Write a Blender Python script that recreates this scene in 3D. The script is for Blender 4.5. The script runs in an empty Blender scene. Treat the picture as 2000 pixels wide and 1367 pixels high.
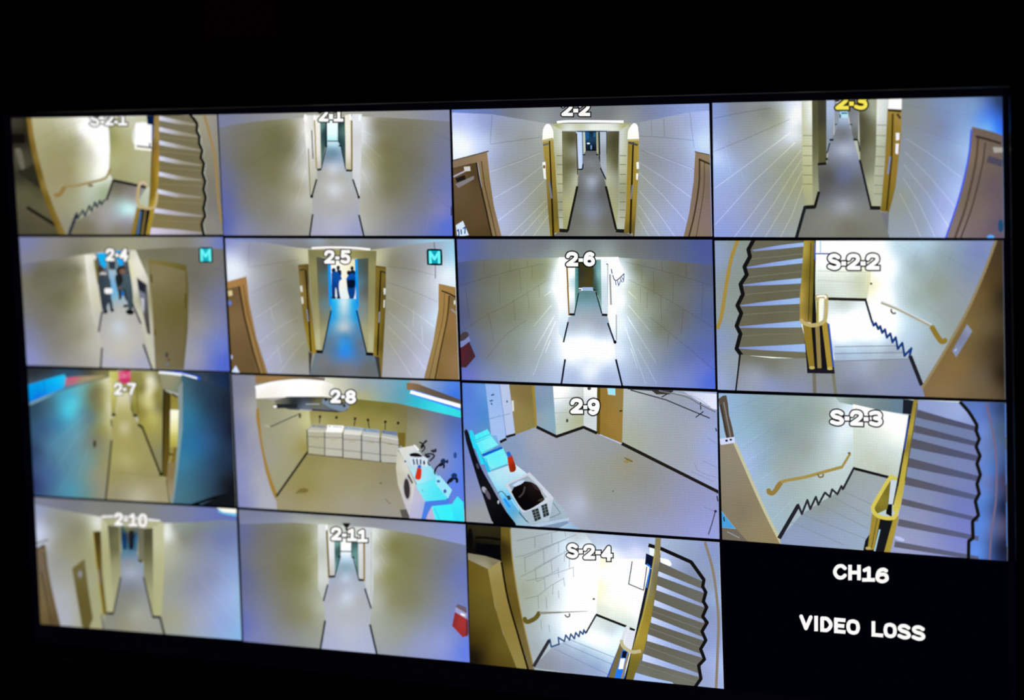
import bpy, bmesh, math
import numpy as np
from mathutils import Vector, Matrix
from mathutils.geometry import delaunay_2d_cdt

scn = bpy.context.scene
COL = scn.collection

# ---------------------------------------------------------------- camera
# The monitor hangs upright on a wall: its screen lies in the XZ plane (y = 0)
# and faces -Y.  The camera stands about 2.5 m away, to the left and below.
CELL = 0.2325                                   # width of one camera picture on the screen (m)
FPX = 4941.0                                    # focal length in pixels for a 2000 px wide frame
CX, CY = 1000.0, 683.5
ZC = 1.60                                       # height of the reference corner above the floor
NRM = np.array([0.49518678, -0.11872077, 0.86063664])
NRM /= np.linalg.norm(NRM)
def ray(x, y): return np.array([(x-CX)/FPX, (y-CY)/FPX, 1.0])
def cast(x, y):
    r = ray(x, y); return r/(NRM @ r)
_o = cast(437.5, 462.0); _e = cast(1958.0, 468.5) - _o
SC = CELL*3/np.linalg.norm(_e)
AX = _e/np.linalg.norm(_e); AX -= NRM*(AX @ NRM); AX /= np.linalg.norm(AX)
AY = np.cross(NRM, AX)
def on_screen(P):
    """points of the photograph's frame -> (x, z) on the screen plane, metres"""
    P = np.asarray(P, float)
    R = np.stack([(P[:,0]-CX)/FPX, (P[:,1]-CY)/FPX, np.ones(len(P))], 1)
    D = R/(R @ NRM)[:,None] - _o
    return np.stack([D @ AX*SC - 1.5*CELL + CELL*0.5, -(D @ AY)*SC + ZC], 1)
def to_world(v):
    d = np.asarray(v, float)
    return Vector((d @ AX*SC - CELL, d @ NRM*SC, -(d @ AY)*SC + ZC))
cam_d = bpy.data.cameras.new('camera'); cam = bpy.data.objects.new('camera', cam_d); COL.objects.link(cam)
_c = to_world(-_o)
def axis(v): return Vector((v @ AX, v @ NRM, -(v @ AY)))
_r, _u, _b = axis(np.array([1., 0, 0])), axis(np.array([0, -1., 0])), axis(np.array([0, 0, -1.]))
cam.matrix_world = Matrix(((_r.x, _u.x, _b.x, _c.x), (_r.y, _u.y, _b.y, _c.y), (_r.z, _u.z, _b.z, _c.z), (0, 0, 0, 1)))
cam_d.sensor_width = 36.0; cam_d.lens = FPX/2000*36; cam_d.clip_start = 0.05; cam_d.clip_end = 50
cam_d.dof.use_dof = True
cam_d.dof.focus_distance = float(cast(1270, 700)[2]*SC)
cam_d.dof.aperture_fstop = 3.7
scn.camera = cam

# ---------------------------------------------------------------- world, lamp, exposure
w = bpy.data.worlds.new('dark_room'); scn.world = w; w.use_nodes = True
w.node_tree.nodes['Background'].inputs[0].default_value = (0.9, 0.55, 0.28, 1)
w.node_tree.nodes['Background'].inputs[1].default_value = 0.0035
scn.view_settings.view_transform = 'Standard'; scn.view_settings.look = 'None'
scn.view_settings.exposure = 0.0; scn.view_settings.gamma = 1.0
scn.view_settings.use_curve_mapping = False
scn.cycles.sample_clamp_indirect = 2.0
scn.cycles.filter_width = 2.0

# ---------------------------------------------------------------- materials
def plain(name, col, rough=0.5, spec=0.3, bump=0.0, scale=200.0):
    m = bpy.data.materials.new(name); m.use_nodes = True; nt = m.node_tree
    b = nt.nodes['Principled BSDF']
    b.inputs['Roughness'].default_value = rough
    b.inputs['Specular IOR Level'].default_value = spec
    tc = nt.nodes.new('ShaderNodeTexCoord'); n = nt.nodes.new('ShaderNodeTexNoise')
    n.inputs['Scale'].default_value = scale; nt.links.new(tc.outputs['Object'], n.inputs['Vector'])
    mx = nt.nodes.new('ShaderNodeMix'); mx.data_type = 'RGBA'
    mx.inputs[6].default_value = tuple(c*0.8 for c in col) + (1,)
    mx.inputs[7].default_value = tuple(min(1, c*1.2) for c in col) + (1,)
    nt.links.new(n.outputs['Fac'], mx.inputs[0]); nt.links.new(mx.outputs[2], b.inputs['Base Color'])
    if bump:
        bp = nt.nodes.new('ShaderNodeBump'); bp.inputs['Strength'].default_value = bump
        bp.inputs['Distance'].default_value = 0.002
        nt.links.new(n.outputs['Fac'], bp.inputs['Height']); nt.links.new(bp.outputs[0], b.inputs['Normal'])
    return m
def wood(name, c1, c2):
    m = bpy.data.materials.new(name); m.use_nodes = True; nt = m.node_tree
    b = nt.nodes['Principled BSDF']; b.inputs['Roughness'].default_value = 0.6
    tc = nt.nodes.new('ShaderNodeTexCoord'); mp = nt.nodes.new('ShaderNodeMapping')
    mp.inputs['Scale'].default_value = (30, 30, 2)
    n = nt.nodes.new('ShaderNodeTexNoise'); n.inputs['Scale'].default_value = 3; n.inputs['Detail'].default_value = 6
    mx = nt.nodes.new('ShaderNodeMix'); mx.data_type = 'RGBA'
    mx.inputs[6].default_value = c1 + (1,); mx.inputs[7].default_value = c2 + (1,)
    nt.links.new(tc.outputs['Object'], mp.inputs[0]); nt.links.new(mp.outputs[0], n.inputs['Vector'])
    nt.links.new(n.outputs['Fac'], mx.inputs[0]); nt.links.new(mx.outputs[2], b.inputs['Base Color'])
    return m
def lcd():
    """the lit picture: emission from the mesh's own picture colours, the fine dot grid of the panel and a little video noise"""
    m = bpy.data.materials.new('lit_screen_picture'); m.use_nodes = True; nt = m.node_tree; N = nt.nodes; L = nt.links
    N.remove(N['Principled BSDF'])
    at = N.new('ShaderNodeAttribute'); at.attribute_name = 'picture'
    tc = N.new('ShaderNodeTexCoord'); sp = N.new('ShaderNodeSeparateXYZ'); L.new(tc.outputs['Object'], sp.inputs[0])
    def mth(op, a, b=None):
        n = N.new('ShaderNodeMath'); n.operation = op
        for i, v in enumerate((a, b)):
            if v is None: continue
            if isinstance(v, (int, float)): n.inputs[i].default_value = v
            else: L.new(v, n.inputs[i])
        return n.outputs[0]
    per = CELL/118.0
    sx = mth('SINE', mth('MULTIPLY', sp.outputs['X'], 2*math.pi/per))
    sz = mth('SINE', mth('MULTIPLY', sp.outputs['Z'], 2*math.pi/per))
    grid = mth('ADD', mth('MULTIPLY', mth('ADD', sx, sz), 0.035), 1.0)
    n1 = N.new('ShaderNodeTexNoise'); n1.inputs['Scale'].default_value = 600; n1.inputs['Detail'].default_value = 2
    L.new(tc.outputs['Object'], n1.inputs['Vector'])
    sb = N.new('ShaderNodeVectorMath'); sb.operation = 'SUBTRACT'; L.new(n1.outputs['Color'], sb.inputs[0]); sb.inputs[1].default_value = (.5, .5, .5)
    sc = N.new('ShaderNodeVectorMath'); sc.operation = 'SCALE'; L.new(sb.outputs[0], sc.inputs[0]); sc.inputs[3].default_value = 0.22
    ad = N.new('ShaderNodeVectorMath'); ad.operation = 'ADD'; L.new(sc.outputs[0], ad.inputs[0])
    cb = N.new('ShaderNodeCombineXYZ')
    for i in range(3): L.new(grid, cb.inputs[i])
    L.new(cb.outputs[0], ad.inputs[1])
    ml = N.new('ShaderNodeVectorMath'); ml.operation = 'MULTIPLY'; L.new(at.outputs['Color'], ml.inputs[0]); L.new(ad.outputs[0], ml.inputs[1])
    em = N.new('ShaderNodeEmission'); L.new(ml.outputs[0], em.inputs['Color'])
    L.new(em.outputs[0], N['Material Output'].inputs[0])
    return m
M_LCD = lcd()
M_GLOSS = plain('glossy_black_plastic', (0.002, 0.002, 0.0022), 0.22, 0.5)
M_MATT = plain('matt_black_plastic', (0.003, 0.003, 0.003), 0.6, 0.1, 0.1)
M_LABEL = plain('dim_blue_grey_window', (0.05, 0.10, 0.13), 0.4, 0.3)
M_STEEL = plain('dark_steel', (0.02, 0.02, 0.02), 0.4, 0.5)
M_WALL = plain('dark_brown_wall_paint', (0.006, 0.004, 0.003), 0.9, 0.1, 0.3, 60)
M_WOOD = wood('dark_stained_wood', (0.30, 0.13, 0.03), (0.5, 0.22, 0.06))

# ---------------------------------------------------------------- mesh helpers
def link(name, me, mat, parent=None, label=None, cat=None, kind=None):
    o = bpy.data.objects.new(name, me); COL.objects.link(o)
    if mat: me.materials.append(mat)
    if parent: o.parent = parent
    if label: o['label'] = label
    if cat: o['category'] = cat
    if kind: o['kind'] = kind
    return o
def box_bm(bm, x0, x1, y0, y1, z0, z1):
    v = [bm.verts.new(p) for p in ((x0,y0,z0),(x1,y0,z0),(x1,y1,z0),(x0,y1,z0),(x0,y0,z1),(x1,y0,z1),(x1,y1,z1),(x0,y1,z1))]
    for f in ((0,3,2,1),(4,5,6,7),(0,1,5,4),(1,2,6,5),(2,3,7,6),(3,0,4,7)): bm.faces.new([v[i] for i in f])
def box(name, x0, x1, y0, y1, z0, z1, mat, bev=0.0, **k):
    bm = bmesh.new(); box_bm(bm, x0, x1, y0, y1, z0, z1)
    if bev: bmesh.ops.bevel(bm, geom=bm.edges[:], offset=bev, segments=3, profile=0.7, affect='EDGES')
    me = bpy.data.meshes.new(name); bm.to_mesh(me); bm.free()
    return link(name, me, mat, **k)

# ---------------------------------------------------------------- picture painter
def lin(c):
    c = np.clip(np.asarray(c, float), 0, 1)
    return np.where(c <= 0.04045, c/12.92, ((c+0.055)/1.055)**2.4)
_TX = np.array([0, 60, 88, 112, 130, 150, 168, 185, 255])/255
_TY = np.array([0, 48, 72, 94, 110, 134, 159, 181, 252])/255
def tone(c):
    """corrects a written colour: darker middle tones, yellower oranges, cooler lavenders"""
    r, g, b = np.interp(c, _TX, _TY)
    d = r-g
    if d > 0:
        k = np.interp(d, [0.2, 0.33], [0.5, 1.0]); m = (r+g)/2; r, g = m+d*k/2, m-d*k/2
    if b < g: b += 0.2*(g-b)*(1 if d < 0.25 else 0)
    if b > r: r -= 0.22*(b-r)*np.interp(g-r, [0.03, 0.15], [1, 0])
    return np.array([r, g, b])
def hexc(h):
    raw = h.startswith('!'); h = h.lstrip('#!'); c = np.array([int(h[i:i+2], 16)/255 for i in (0, 2, 4)])
    return c if raw else tone(c)
COOL = (0.0, 0.0, 0.1)
def cool(c):
    """the panel is seen at an angle: its greys turn bluer towards the near side"""
    mx, mn = c.max(1), c.min(1)
    w = np.interp(mx-mn, [0.08, 0.34], [1, 0])*np.interp(mx, [0.36, 0.62, 0.88, 0.97], [0, 1, 1, 0])
    c = c + w[:,None]*np.array([-COOL[0], 0, COOL[1]])[None]
    return np.clip(c + np.maximum(c.min(1)-0.76, 0)[:,None]*COOL[2], 0, 1)      # over-exposed cameras clip to white
class Field:  # light and shade of the shown rooms are painted into these colours
    """a smooth colour field through control points 'x y hex x y hex ...'"""
    def __init__(s, txt, soft=50.0, mul=1.0):
        t = txt.split(); s.P = np.array([[float(t[i]), float(t[i+1])] for i in range(0, len(t), 3)])
        s.C = np.array([hexc(t[i+2]) for i in range(0, len(t), 3)]); s.c = soft; s.mul = mul
        n = len(s.P); dd = np.sqrt(((s.P[:,None]-s.P[None])**2).sum(2)) + 1e9*np.eye(n)
        s.c2 = 0.55*dd.min(1).mean() if n > 1 else soft; D = np.sqrt(((s.P[:,None]-s.P[None])**2).sum(2) + soft**2)
        A = np.zeros((n+1, n+1)); A[:n,:n] = D - 1e-3*np.eye(n); A[:n,n] = 1; A[n,:n] = 1
        B = np.zeros((n+1, 3)); B[:n] = s.C
        s.W = np.linalg.lstsq(A, B, rcond=None)[0]
    def __call__(s, P):
        D = np.sqrt(((P[:,None]-s.P[None])**2).sum(2) + s.c**2)
        v = np.clip(D @ s.W[:-1] + s.W[-1], s.C.min(0), s.C.max(0))
        g = ((P[:,None]-s.P[None])**2).sum(2) + s.c2**2; g = g**-1.35; near = (g @ s.C)/g.sum(1)[:,None]
        return (0.5*v + 0.5*near)*np.array(s.mul)
class Flat:
    def __init__(s, h): s.C = hexc(h)
    def __call__(s, P): return np.repeat(s.C[None], len(P), 0)
class Tint:
    def __init__(s, f, k): s.f, s.k = f, np.array(k if isinstance(k, (tuple, list)) else (k,)*3)
    def __call__(s, P): return np.clip(s.f(P)*s.k, 0, 1)
def colour(c): return Flat(c) if isinstance(c, str) and ' ' not in c.strip() else (Field(c) if isinstance(c, str) else c)
def xy(t):
    if isinstance(t, str): t = [tuple(float(q) for q in p.split(',')) for p in t.split()]
    return np.array(t, float)
def smooth(t, n=5):
    """Catmull-Rom curve through the points"""
    P = xy(t); Q = np.vstack([2*P[0]-P[1], P, 2*P[-1]-P[-2]]); out = []
    for i in range(1, len(Q)-2):
        a, b, c, d = Q[i-1], Q[i], Q[i+1], Q[i+2]
        for k in range(n):
            u = k/n
            out.append(0.5*((2*b)+(-a+c)*u+(2*a-5*b+4*c-d)*u*u+(-a+3*b-3*c+d)*u**3))
    out.append(P[-1]); return np.array(out)
def poly(c, t): return ('p', colour(c), [xy(t)])
def ell(c, x, y, rx, ry, rot=0, n=20):
    a = np.linspace(0, 2*math.pi, n, endpoint=False); r = math.radians(rot)
    X = np.cos(a)*rx; Y = np.sin(a)*ry
    return ('p', colour(c), [np.stack([x+X*math.cos(r)-Y*math.sin(r), y+X*math.sin(r)+Y*math.cos(r)], 1)])
def stroke(c, wd, *lines, w2=None, cap=False): return ('s', colour(c), wd, [xy(l) for l in lines], w2, cap)
def clip(P, Q):
    """Sutherland-Hodgman: polygon P against convex polygon Q"""
    area = sum(Q[i][0]*Q[(i+1)%len(Q)][1]-Q[(i+1)%len(Q)][0]*Q[i][1] for i in range(len(Q)))
    sg = 1 if area > 0 else -1; out = [tuple(p) for p in P]
    for i in range(len(Q)):
        a, b = Q[i], Q[(i+1) % len(Q)]; src, out = out, []
        def side(p): return sg*((b[0]-a[0])*(p[1]-a[1])-(b[1]-a[1])*(p[0]-a[0]))
        for j, p in enumerate(src):
            q = src[j-1]; sp, sq = side(p), side(q)
            if (sp >= 0) != (sq >= 0):
                t = sq/(sq-sp); out.append((q[0]+(p[0]-q[0])*t, q[1]+(p[1]-q[1])*t))
            if sp >= 0: out.append(p)
        if not out: return []
    res = []
    for p in out:
        if not res or (p[0]-res[-1][0])**2+(p[1]-res[-1][1])**2 > 1e-4: res.append(p)
    if len(res) > 2 and (res[0][0]-res[-1][0])**2+(res[0][1]-res[-1][1])**2 < 1e-4: res.pop()
    return res
def inside(P, poly_):
    x, y = P[:,0], P[:,1]; r = np.zeros(len(P), bool); n = len(poly_)
    for i in range(n):
        x1, y1 = poly_[i]; x2, y2 = poly_[i-1]
        if y1 == y2: continue
        r ^= ((y1 > y) != (y2 > y)) & (x < (x2-x1)*(y-y1)/(y2-y1)+x1)
    return r
def fill(poly_, step):
    """triangulate a polygon; step > 0 adds inner points so that a colour field can vary inside"""
    P = []
    for i, p in enumerate(poly_):
        q = poly_[(i+1) % len(poly_)]; P.append(p)
        if step:
            k = int(math.hypot(q[0]-p[0], q[1]-p[1])/step)
            for j in range(1, k): P.append((p[0]+(q[0]-p[0])*j/k, p[1]+(q[1]-p[1])*j/k))
    nb = len(P); A = np.array(P)
    if step:
        lo, hi = A.min(0), A.max(0); gx = np.arange(lo[0]+step*.5, hi[0], step); gy = np.arange(lo[1]+step*.5, hi[1], step*0.87)
        if len(gx) and len(gy):
            X, Y = np.meshgrid(gx, gy); X[1::2] += step*.5
            g = np.stack([X.ravel(), Y.ravel()], 1); g = g[inside(g, poly_)]
            if len(g): P = P + [tuple(p) for p in g]
    r = delaunay_2d_cdt([Vector(p) for p in P], [], [list(range(nb))], 1, 0.02)
    return np.array([(v.x, v.y) for v in r[0]]).reshape(-1, 2), [tuple(f) for f in r[2]]
LEVEL = 1.0e-5
class Feed:
    """one camera picture on the screen; its mesh carries the walls, its children the things shown in it"""
    def __init__(s, root, name, label, org, quad, shapes):
        s.ox, s.oy, s.s = org; s.quad = [((x-s.ox)/s.s, (y-s.oy)/s.s) for x, y in quad]
        s.lev = 10; s.root = root; s.step = 5.0/s.s; s.fields = [sh[1] for sh in shapes]
        s.obj = s._make(name, root, [('p', shapes[0][1], [np.array([(-500, -500), (3000, -500), (3000, 2500), (-500, 2500)])])] + list(shapes), label)
    def _make(s, name, parent, shapes, label):
        V, C, F = [], [], []; nv = 0
        def emit(v, f, c, y):
            nonlocal nv
            q = on_screen(v*s.s + np.array([s.ox, s.oy]))
            V.append(np.stack([q[:,0]-parent_off.x, np.full(len(q), -y), q[:,1]-parent_off.z], 1)); C.append(lin(cool(c(v))))
            F.extend([tuple(i+nv for i in t) for t in f]); nv += len(v)
        parent_off = ROOT_LOC
        for sh in shapes:
            s.lev += 1; y = s.lev*LEVEL; col = sh[1]
            st = 0 if isinstance(col, Flat) else s.step
            if sh[0] == 'p':
                for P in sh[2]:
                    P = clip(P, s.quad)
                    if len(P) < 3: continue
                    v, f = fill(P, st)
                    if len(v) and f: emit(v, f, col, y)
            else:
                _, _, wd, lines, w2, cap = sh
                for L_ in lines:
                    n = len(L_); tot = np.concatenate([[0], np.cumsum(np.hypot(*(np.diff(L_, axis=0).T)))])
                    ws = [wd if w2 is None else wd+(w2-wd)*t/tot[-1] for t in tot]
                    quads = []
                    for i in range(n-1):
                        a, b = L_[i], L_[i+1]; d = b-a; l = math.hypot(*d)
                        if l < 1e-6: continue
                        nn = np.array([-d[1], d[0]])/l
                        m = max(1, int(l/(s.step*1.5))) if st else 1
                        for k in range(m):
                            p, q = a+d*k/m, a+d*(k+1)/m; wa = (ws[i]+(ws[i+1]-ws[i])*k/m)/2; wb = (ws[i]+(ws[i+1]-ws[i])*(k+1)/m)/2
                            quads.append([p+nn*wa, q+nn*wb, q-nn*wb, p-nn*wa])
                    for i in range(0 if cap else 1, n if cap else n-1):
                        sg = [L_[j+1]-L_[j] for j in (i-1, i) if 0 <= j < n-1]
                        if cap and all(min(abs(q[0]), abs(q[1])) < 0.13*max(abs(q[0]), abs(q[1])) and math.hypot(*q) > ws[i]*.6 for q in sg):
                            q = sg[0]/math.hypot(*sg[0])*ws[i]/2; p = np.array([-q[1], q[0]])
                            quads.append([L_[i]+q+p, L_[i]+q-p, L_[i]-q-p, L_[i]-q+p]); continue
                        a = np.linspace(0, 2*math.pi, 12, endpoint=False); r = ws[i]/2
                        quads.append(np.stack([L_[i][0]+np.cos(a)*r, L_[i][1]+np.sin(a)*r], 1))
                    for P in quads:
                        P = clip(P, s.quad)
                        if len(P) < 3: continue
                        emit(np.array(P), [tuple(range(len(P)))], col, y)
        me = bpy.data.meshes.new(name)
        if nv:
            V = np.concatenate(V); C = np.concatenate(C)
            me.from_pydata(V.tolist(), [], F); 
            at = me.color_attributes.new('picture', 'FLOAT_COLOR', 'POINT')
            at.data.foreach_set('color', np.concatenate([C, np.ones((len(C), 1))], 1).ravel().astype(np.float32))
            # every face looks out of the screen, towards -Y
            me.update()
            bm = bmesh.new(); bm.from_mesh(me)
            for f in bm.faces:
                if f.normal.y > 0: f.normal_flip()
            bm.to_mesh(me); bm.free()
        return link(name, me, M_LCD, parent, label)
    def pattern(s, *shapes):
        """surface pattern (mortar joints) joins the picture's own mesh"""
        o = s._make('pattern', s.obj, shapes, None); bm = bmesh.new(); bm.from_mesh(s.obj.data); bm.from_mesh(o.data)
        bm.to_mesh(s.obj.data); bm.free(); me = o.data; bpy.data.objects.remove(o); bpy.data.meshes.remove(me)
    def w(s, k, i=0): return Tint(s.fields[i], k)
    def add(s, name, *shapes, label=None):
        if name == 'baseboard' and not label:          # every run of skirting is a piece of its own
            for sh in shapes:
                for l in (sh[3] if sh[0] == 's' else [None]):
                    s._make(name, s.obj, [sh if l is None else sh[:3] + ([l],) + sh[4:]], None)
            return None
        return s._make(name, s.obj, shapes, label)

# ---------------------------------------------------------------- on-screen lettering (stroke letters)
GL = {
 '0': [smooth('.5,0 .85,.1 1,.5 .85,.9 .5,1 .15,.9 0,.5 .15,.1 .5,0')],
 'O': [smooth('.5,0 .88,.12 1,.5 .88,.88 .5,1 .12,.88 0,.5 .12,.12 .5,0')],
 '1': [xy('.08,.2 .55,.02 .55,1'), xy('.02,1 1,1')],
 '2': [np.vstack([smooth('0,.26 .14,.06 .5,0 .88,.08 .97,.3 .8,.52 0,1'), xy('1,1')])],
 '3': [smooth('0,.1 .35,0 .78,.03 .95,.22 .8,.42 .4,.47'), smooth('.4,.47 .85,.55 1,.76 .8,.97 .4,1 0,.9')],
 '4': [xy('.74,1 .74,0 0,.68 1,.68')],
 '5': [np.vstack([xy('.95,0 .14,0 .08,.46'), smooth('.08,.46 .5,.38 .9,.5 1,.7 .85,.94 .4,1 0,.9')])],
 '6': [smooth('.92,.1 .6,0 .2,.12 0,.5 .06,.85 .5,1 .92,.88 1,.68 .85,.46 .5,.4 .12,.5 .02,.7')],
 '7': [xy('0,0 1,0 .55,.55 .38,1')],
 '8': [smooth('.5,.46 .12,.36 .08,.14 .5,0 .92,.14 .88,.36 .5,.46 .08,.6 0,.82 .5,1 1,.82 .92,.6 .5,.46')],
 '9': [smooth('.08,.9 .4,1 .8,.88 1,.5 .94,.15 .5,0 .08,.12 0,.32 .15,.54 .5,.6 .88,.5 .98,.3')],
 '-': [xy('0,.5 1,.5')],
 'S': [smooth('.95,.14 .6,0 .2,.05 .04,.24 .25,.43 .75,.54 1,.74 .85,.95 .45,1 0,.88')],
 'C': [smooth('.98,.2 .7,.01 .3,.05 .03,.35 .03,.65 .3,.95 .7,.99 .98,.8')],
 'H': [xy('0,0 0,1'), xy('1,0 1,1'), xy('0,.5 1,.5')],
 'V': [xy('0,0 .5,1 1,0')], 'I': [xy('.5,0 .5,1')],
 'D': [np.vstack([xy('0,1 0,0'), smooth('0,0 .6,.02 1,.35 1,.65 .6,.98 0,1')])],
 'E': [xy('1,0 0,0 0,1 1,1'), xy('0,.5 .85,.5')],
 'L': [xy('0,0 0,1 1,1')], 'M': [xy('0,1 0,0 .5,.62 1,0 1,1')],
 'X': [xy('0,0 1,1'), xy('1,0 0,1')], 'T': [xy('0,0 1,0'), xy('.5,0 .5,1')],
}
def letters(txt, boxes, th, slope=0.0):
    """centre lines of the characters; each box is (x0, x1, top, base) of the white body"""
    out = []
    for ch, (x0, x1, yt, yb) in zip([c for c in txt if c != ' '], boxes):
        h = th/2
        for g in GL[ch]:
            X = x0+h+g[:,0]*(x1-x0-th); Y = yt+h+g[:,1]*(yb-yt-th)
            out.append(np.stack([X, Y+slope*(X-x0)], 1))
    return out
def caption(F, txt, boxes, th, fg='fbf8f6', edge='14100f', ow=10, slope=0.0, label=None):
    dash = [b for c, b in zip([c for c in txt if c != ' '], boxes) if c == '-']
    rest = [(c, b) for c, b in zip([c for c in txt if c != ' '], boxes) if c != '-']
    ls = letters(''.join(c for c, b in rest), [b for c, b in rest], th, slope)
    def bar(b, e): return np.array([(b[0]-e, b[2]-e), (b[1]+e, b[2]-e+slope*(b[1]-b[0])), (b[1]+e, b[3]+e+slope*(b[1]-b[0])), (b[0]-e, b[3]+e)])
    sh = [stroke(fg, th, *ls, cap=True), ('p', colour(fg), [bar(b, 0) for b in dash])]
    if ow: sh = [('p', colour(edge), [bar(b, ow) for b in dash]), stroke(edge, th+2*ow, *ls, cap=True)] + sh
    return F.add('caption', *sh, label=label)

# ---------------------------------------------------------------- room shell
x0, x1 = -2*CELL-0.006, 2*CELL+0.005
ROWH = CELL/1.9565
ztop = ZC + 0.885*ROWH; zbot = ZC - 3.163*ROWH
WY = 0.16                                        # the wall stands behind the monitor
box('wall_back', -5, 5, WY, WY+0.12, 0, 2.7, M_WALL, kind='structure')
box('floor', -5, 5, -3.4, WY+0.12, -0.1, 0, M_WALL, kind='structure')
box('trim_1', -0.352, -0.266, WY-0.018, WY, ztop+0.02, 2.7, M_WOOD, 0.002, kind='structure')

# ---------------------------------------------------------------- the monitor
ROOT_LOC = Vector((0, 0, zbot-0.07))
mon = bpy.data.objects.new('wall_monitor', None); COL.objects.link(mon); mon.location = ROOT_LOC
mon.empty_display_size = 0.1
mon['label'] = 'large black wall monitor showing a four by four grid of security camera pictures'
mon['category'] = 'monitor'
def mbox(name, a, b, c, d, e, f, mat, bev=0.0, **k):
    return box(name, a, b, c, d, e-ROOT_LOC.z, f-ROOT_LOC.z, mat, bev, parent=mon, **k)
# bezel: four mitred sides round the panel, a sloping inner lip that catches the picture's light
def bezel():
    bm = bmesh.new(); B = 0.058
    ix0, ix1, iz0, iz1 = x0-0.002, x1+0.002, zbot-0.002, ztop+0.0045
    rings = []
    for dy, off in ((0.002, 0.0), (-0.0035, 0.0006), (-0.0045, 0.0016), (-0.006, 0.006), (-0.007, B-0.012), (-0.004, B-0.003), (0.004, B), (0.05, B), (0.058, B-0.01)):
        rings.append([bm.verts.new((x, dy, z-ROOT_LOC.z)) for x, z in ((ix0-off, iz0-off), (ix1+off, iz0-off), (ix1+off, iz1+off), (ix0-off, iz1+off))])
    for a, b in zip(rings, rings[1:]):
        for i in range(4): bm.faces.new([a[i], a[(i+1)%4], b[(i+1)%4], b[i]])
    bmesh.ops.recalc_face_normals(bm, faces=bm.faces[:])
    me = bpy.data.meshes.new('bezel'); bm.to_mesh(me); bm.free()
    return link('bezel', me, M_GLOSS, mon, label='glossy black plastic frame round the screen')
bezel()
mbox('back_cover', x0-0.045, x1+0.045, 0.0595, 0.105, zbot-0.045, ztop+0.045, M_MATT, 0.012)
mbox('wall_bracket', -0.2, 0.2, 0.105, WY, 1.25, 1.55, M_STEEL, 0.004, label='steel wall bracket behind the monitor')
mbox('sensor_window', -0.4375, -0.4235, -0.0085, -0.0060, zbot-0.0262, zbot-0.0122, M_LABEL, 0.0008, label='small dim bluish square on the lower frame')
# unlit panel: black with a faint blue backlight
pan_me = bpy.data.meshes.new('screen_panel')
pv = [(x0-0.002, 0, zbot-0.002-ROOT_LOC.z), (x1+0.002, 0, zbot-0.002-ROOT_LOC.z), (x1+0.002, 0, ztop+0.0045-ROOT_LOC.z), (x0-0.002, 0, ztop+0.0045-ROOT_LOC.z)]
bmp = bmesh.new(); fr = [bmp.verts.new(v) for v in pv]; bk = [bmp.verts.new((v[0], 0.003, v[2])) for v in pv]
bmp.faces.new(fr); bmp.faces.new(bk[::-1])
for i in range(4): bmp.faces.new([fr[i], bk[i], bk[(i+1)%4], fr[(i+1)%4]])
bmesh.ops.recalc_face_normals(bmp, faces=bmp.faces[:]); bmp.to_mesh(pan_me); bmp.free()
def panel_mat():
    m = bpy.data.materials.new('unlit_panel'); m.use_nodes = True; nt = m.node_tree; b = nt.nodes['Principled BSDF']
    b.inputs['Base Color'].default_value = (0.002, 0.002, 0.003, 1); b.inputs['Roughness'].default_value = 0.35
    b.inputs['Specular IOR Level'].default_value = 0.2
    n = nt.nodes.new('ShaderNodeTexNoise'); n.inputs['Scale'].default_value = 4
    tc = nt.nodes.new('ShaderNodeTexCoord'); nt.links.new(tc.outputs['Object'], n.inputs['Vector'])
    mx = nt.nodes.new('ShaderNodeMix'); mx.data_type = 'RGBA'
    mx.inputs[6].default_value = (0.0002, 0.0002, 0.0012, 1); mx.inputs[7].default_value = (0.0007, 0.0008, 0.0030, 1)
    nt.links.new(n.outputs['Fac'], mx.inputs[0]); nt.links.new(mx.outputs[2], b.inputs['Emission Color'])
    b.inputs['Emission Strength'].default_value = 1.0
    return m
link('screen_panel', pan_me, panel_mat(), mon, label='dark unlit margin of the screen behind the pictures')

# quads of the 16 pictures in the photograph's frame (top left, top right, bottom right, bottom left)
QUAD = {
 'S-2-1': ((22.5,231),(423,224),(435,458),(37,457.5)), '2-1': ((426.5,223.7),(878,214.5),(884,460.5),(437,459.5)),
 '2-2': ((882.5,214.3),(1385,202),(1391,461.5),(889.5,460.5)), '2-3': ((1391.4,201),(1957.5,188.5),(1961,464.5),(1395,462.5)),
 '2-4': ((37.5,463),(435,463),(448.6,725),(53,713)), '2-5': ((440,465.5),(887,467),(897,741),(454,727)),
 '2-6': ((892.5,467),(1391,468),(1397.3,759.5),(902.5,741.5)), 'S-2-2': ((1396,470),(1959,470),(1963.5,780),(1402,761)),
 '2-7': ((54,719),(450,728.2),(461,989),(67.5,967)), '2-8': ((453,731.6),(898,745.5),(908,1018),(465.5,990)),
 '2-9': ((903,747.7),(1400,765.5),(1405.4,1052.5),(910.7,1018.6)), 'S-2-3': ((1403.7,767.7),(1964.5,786.6),(1968,1095.5),(1411,1053.5)),
 '2-10': ((67.7,971),(461.6,994),(472,1250),(80,1218.5)), '2-11': ((466.6,995),(909,1024),(917.4,1293.4),(475.5,1252.4)),
 'S-2-4': ((912.7,1024.6),(1405,1059),(1413.6,1345),(919,1295)), 'CH16': ((1411,1059.5),(1967,1101),(1973,1406),(1419,1346)),
}

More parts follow.
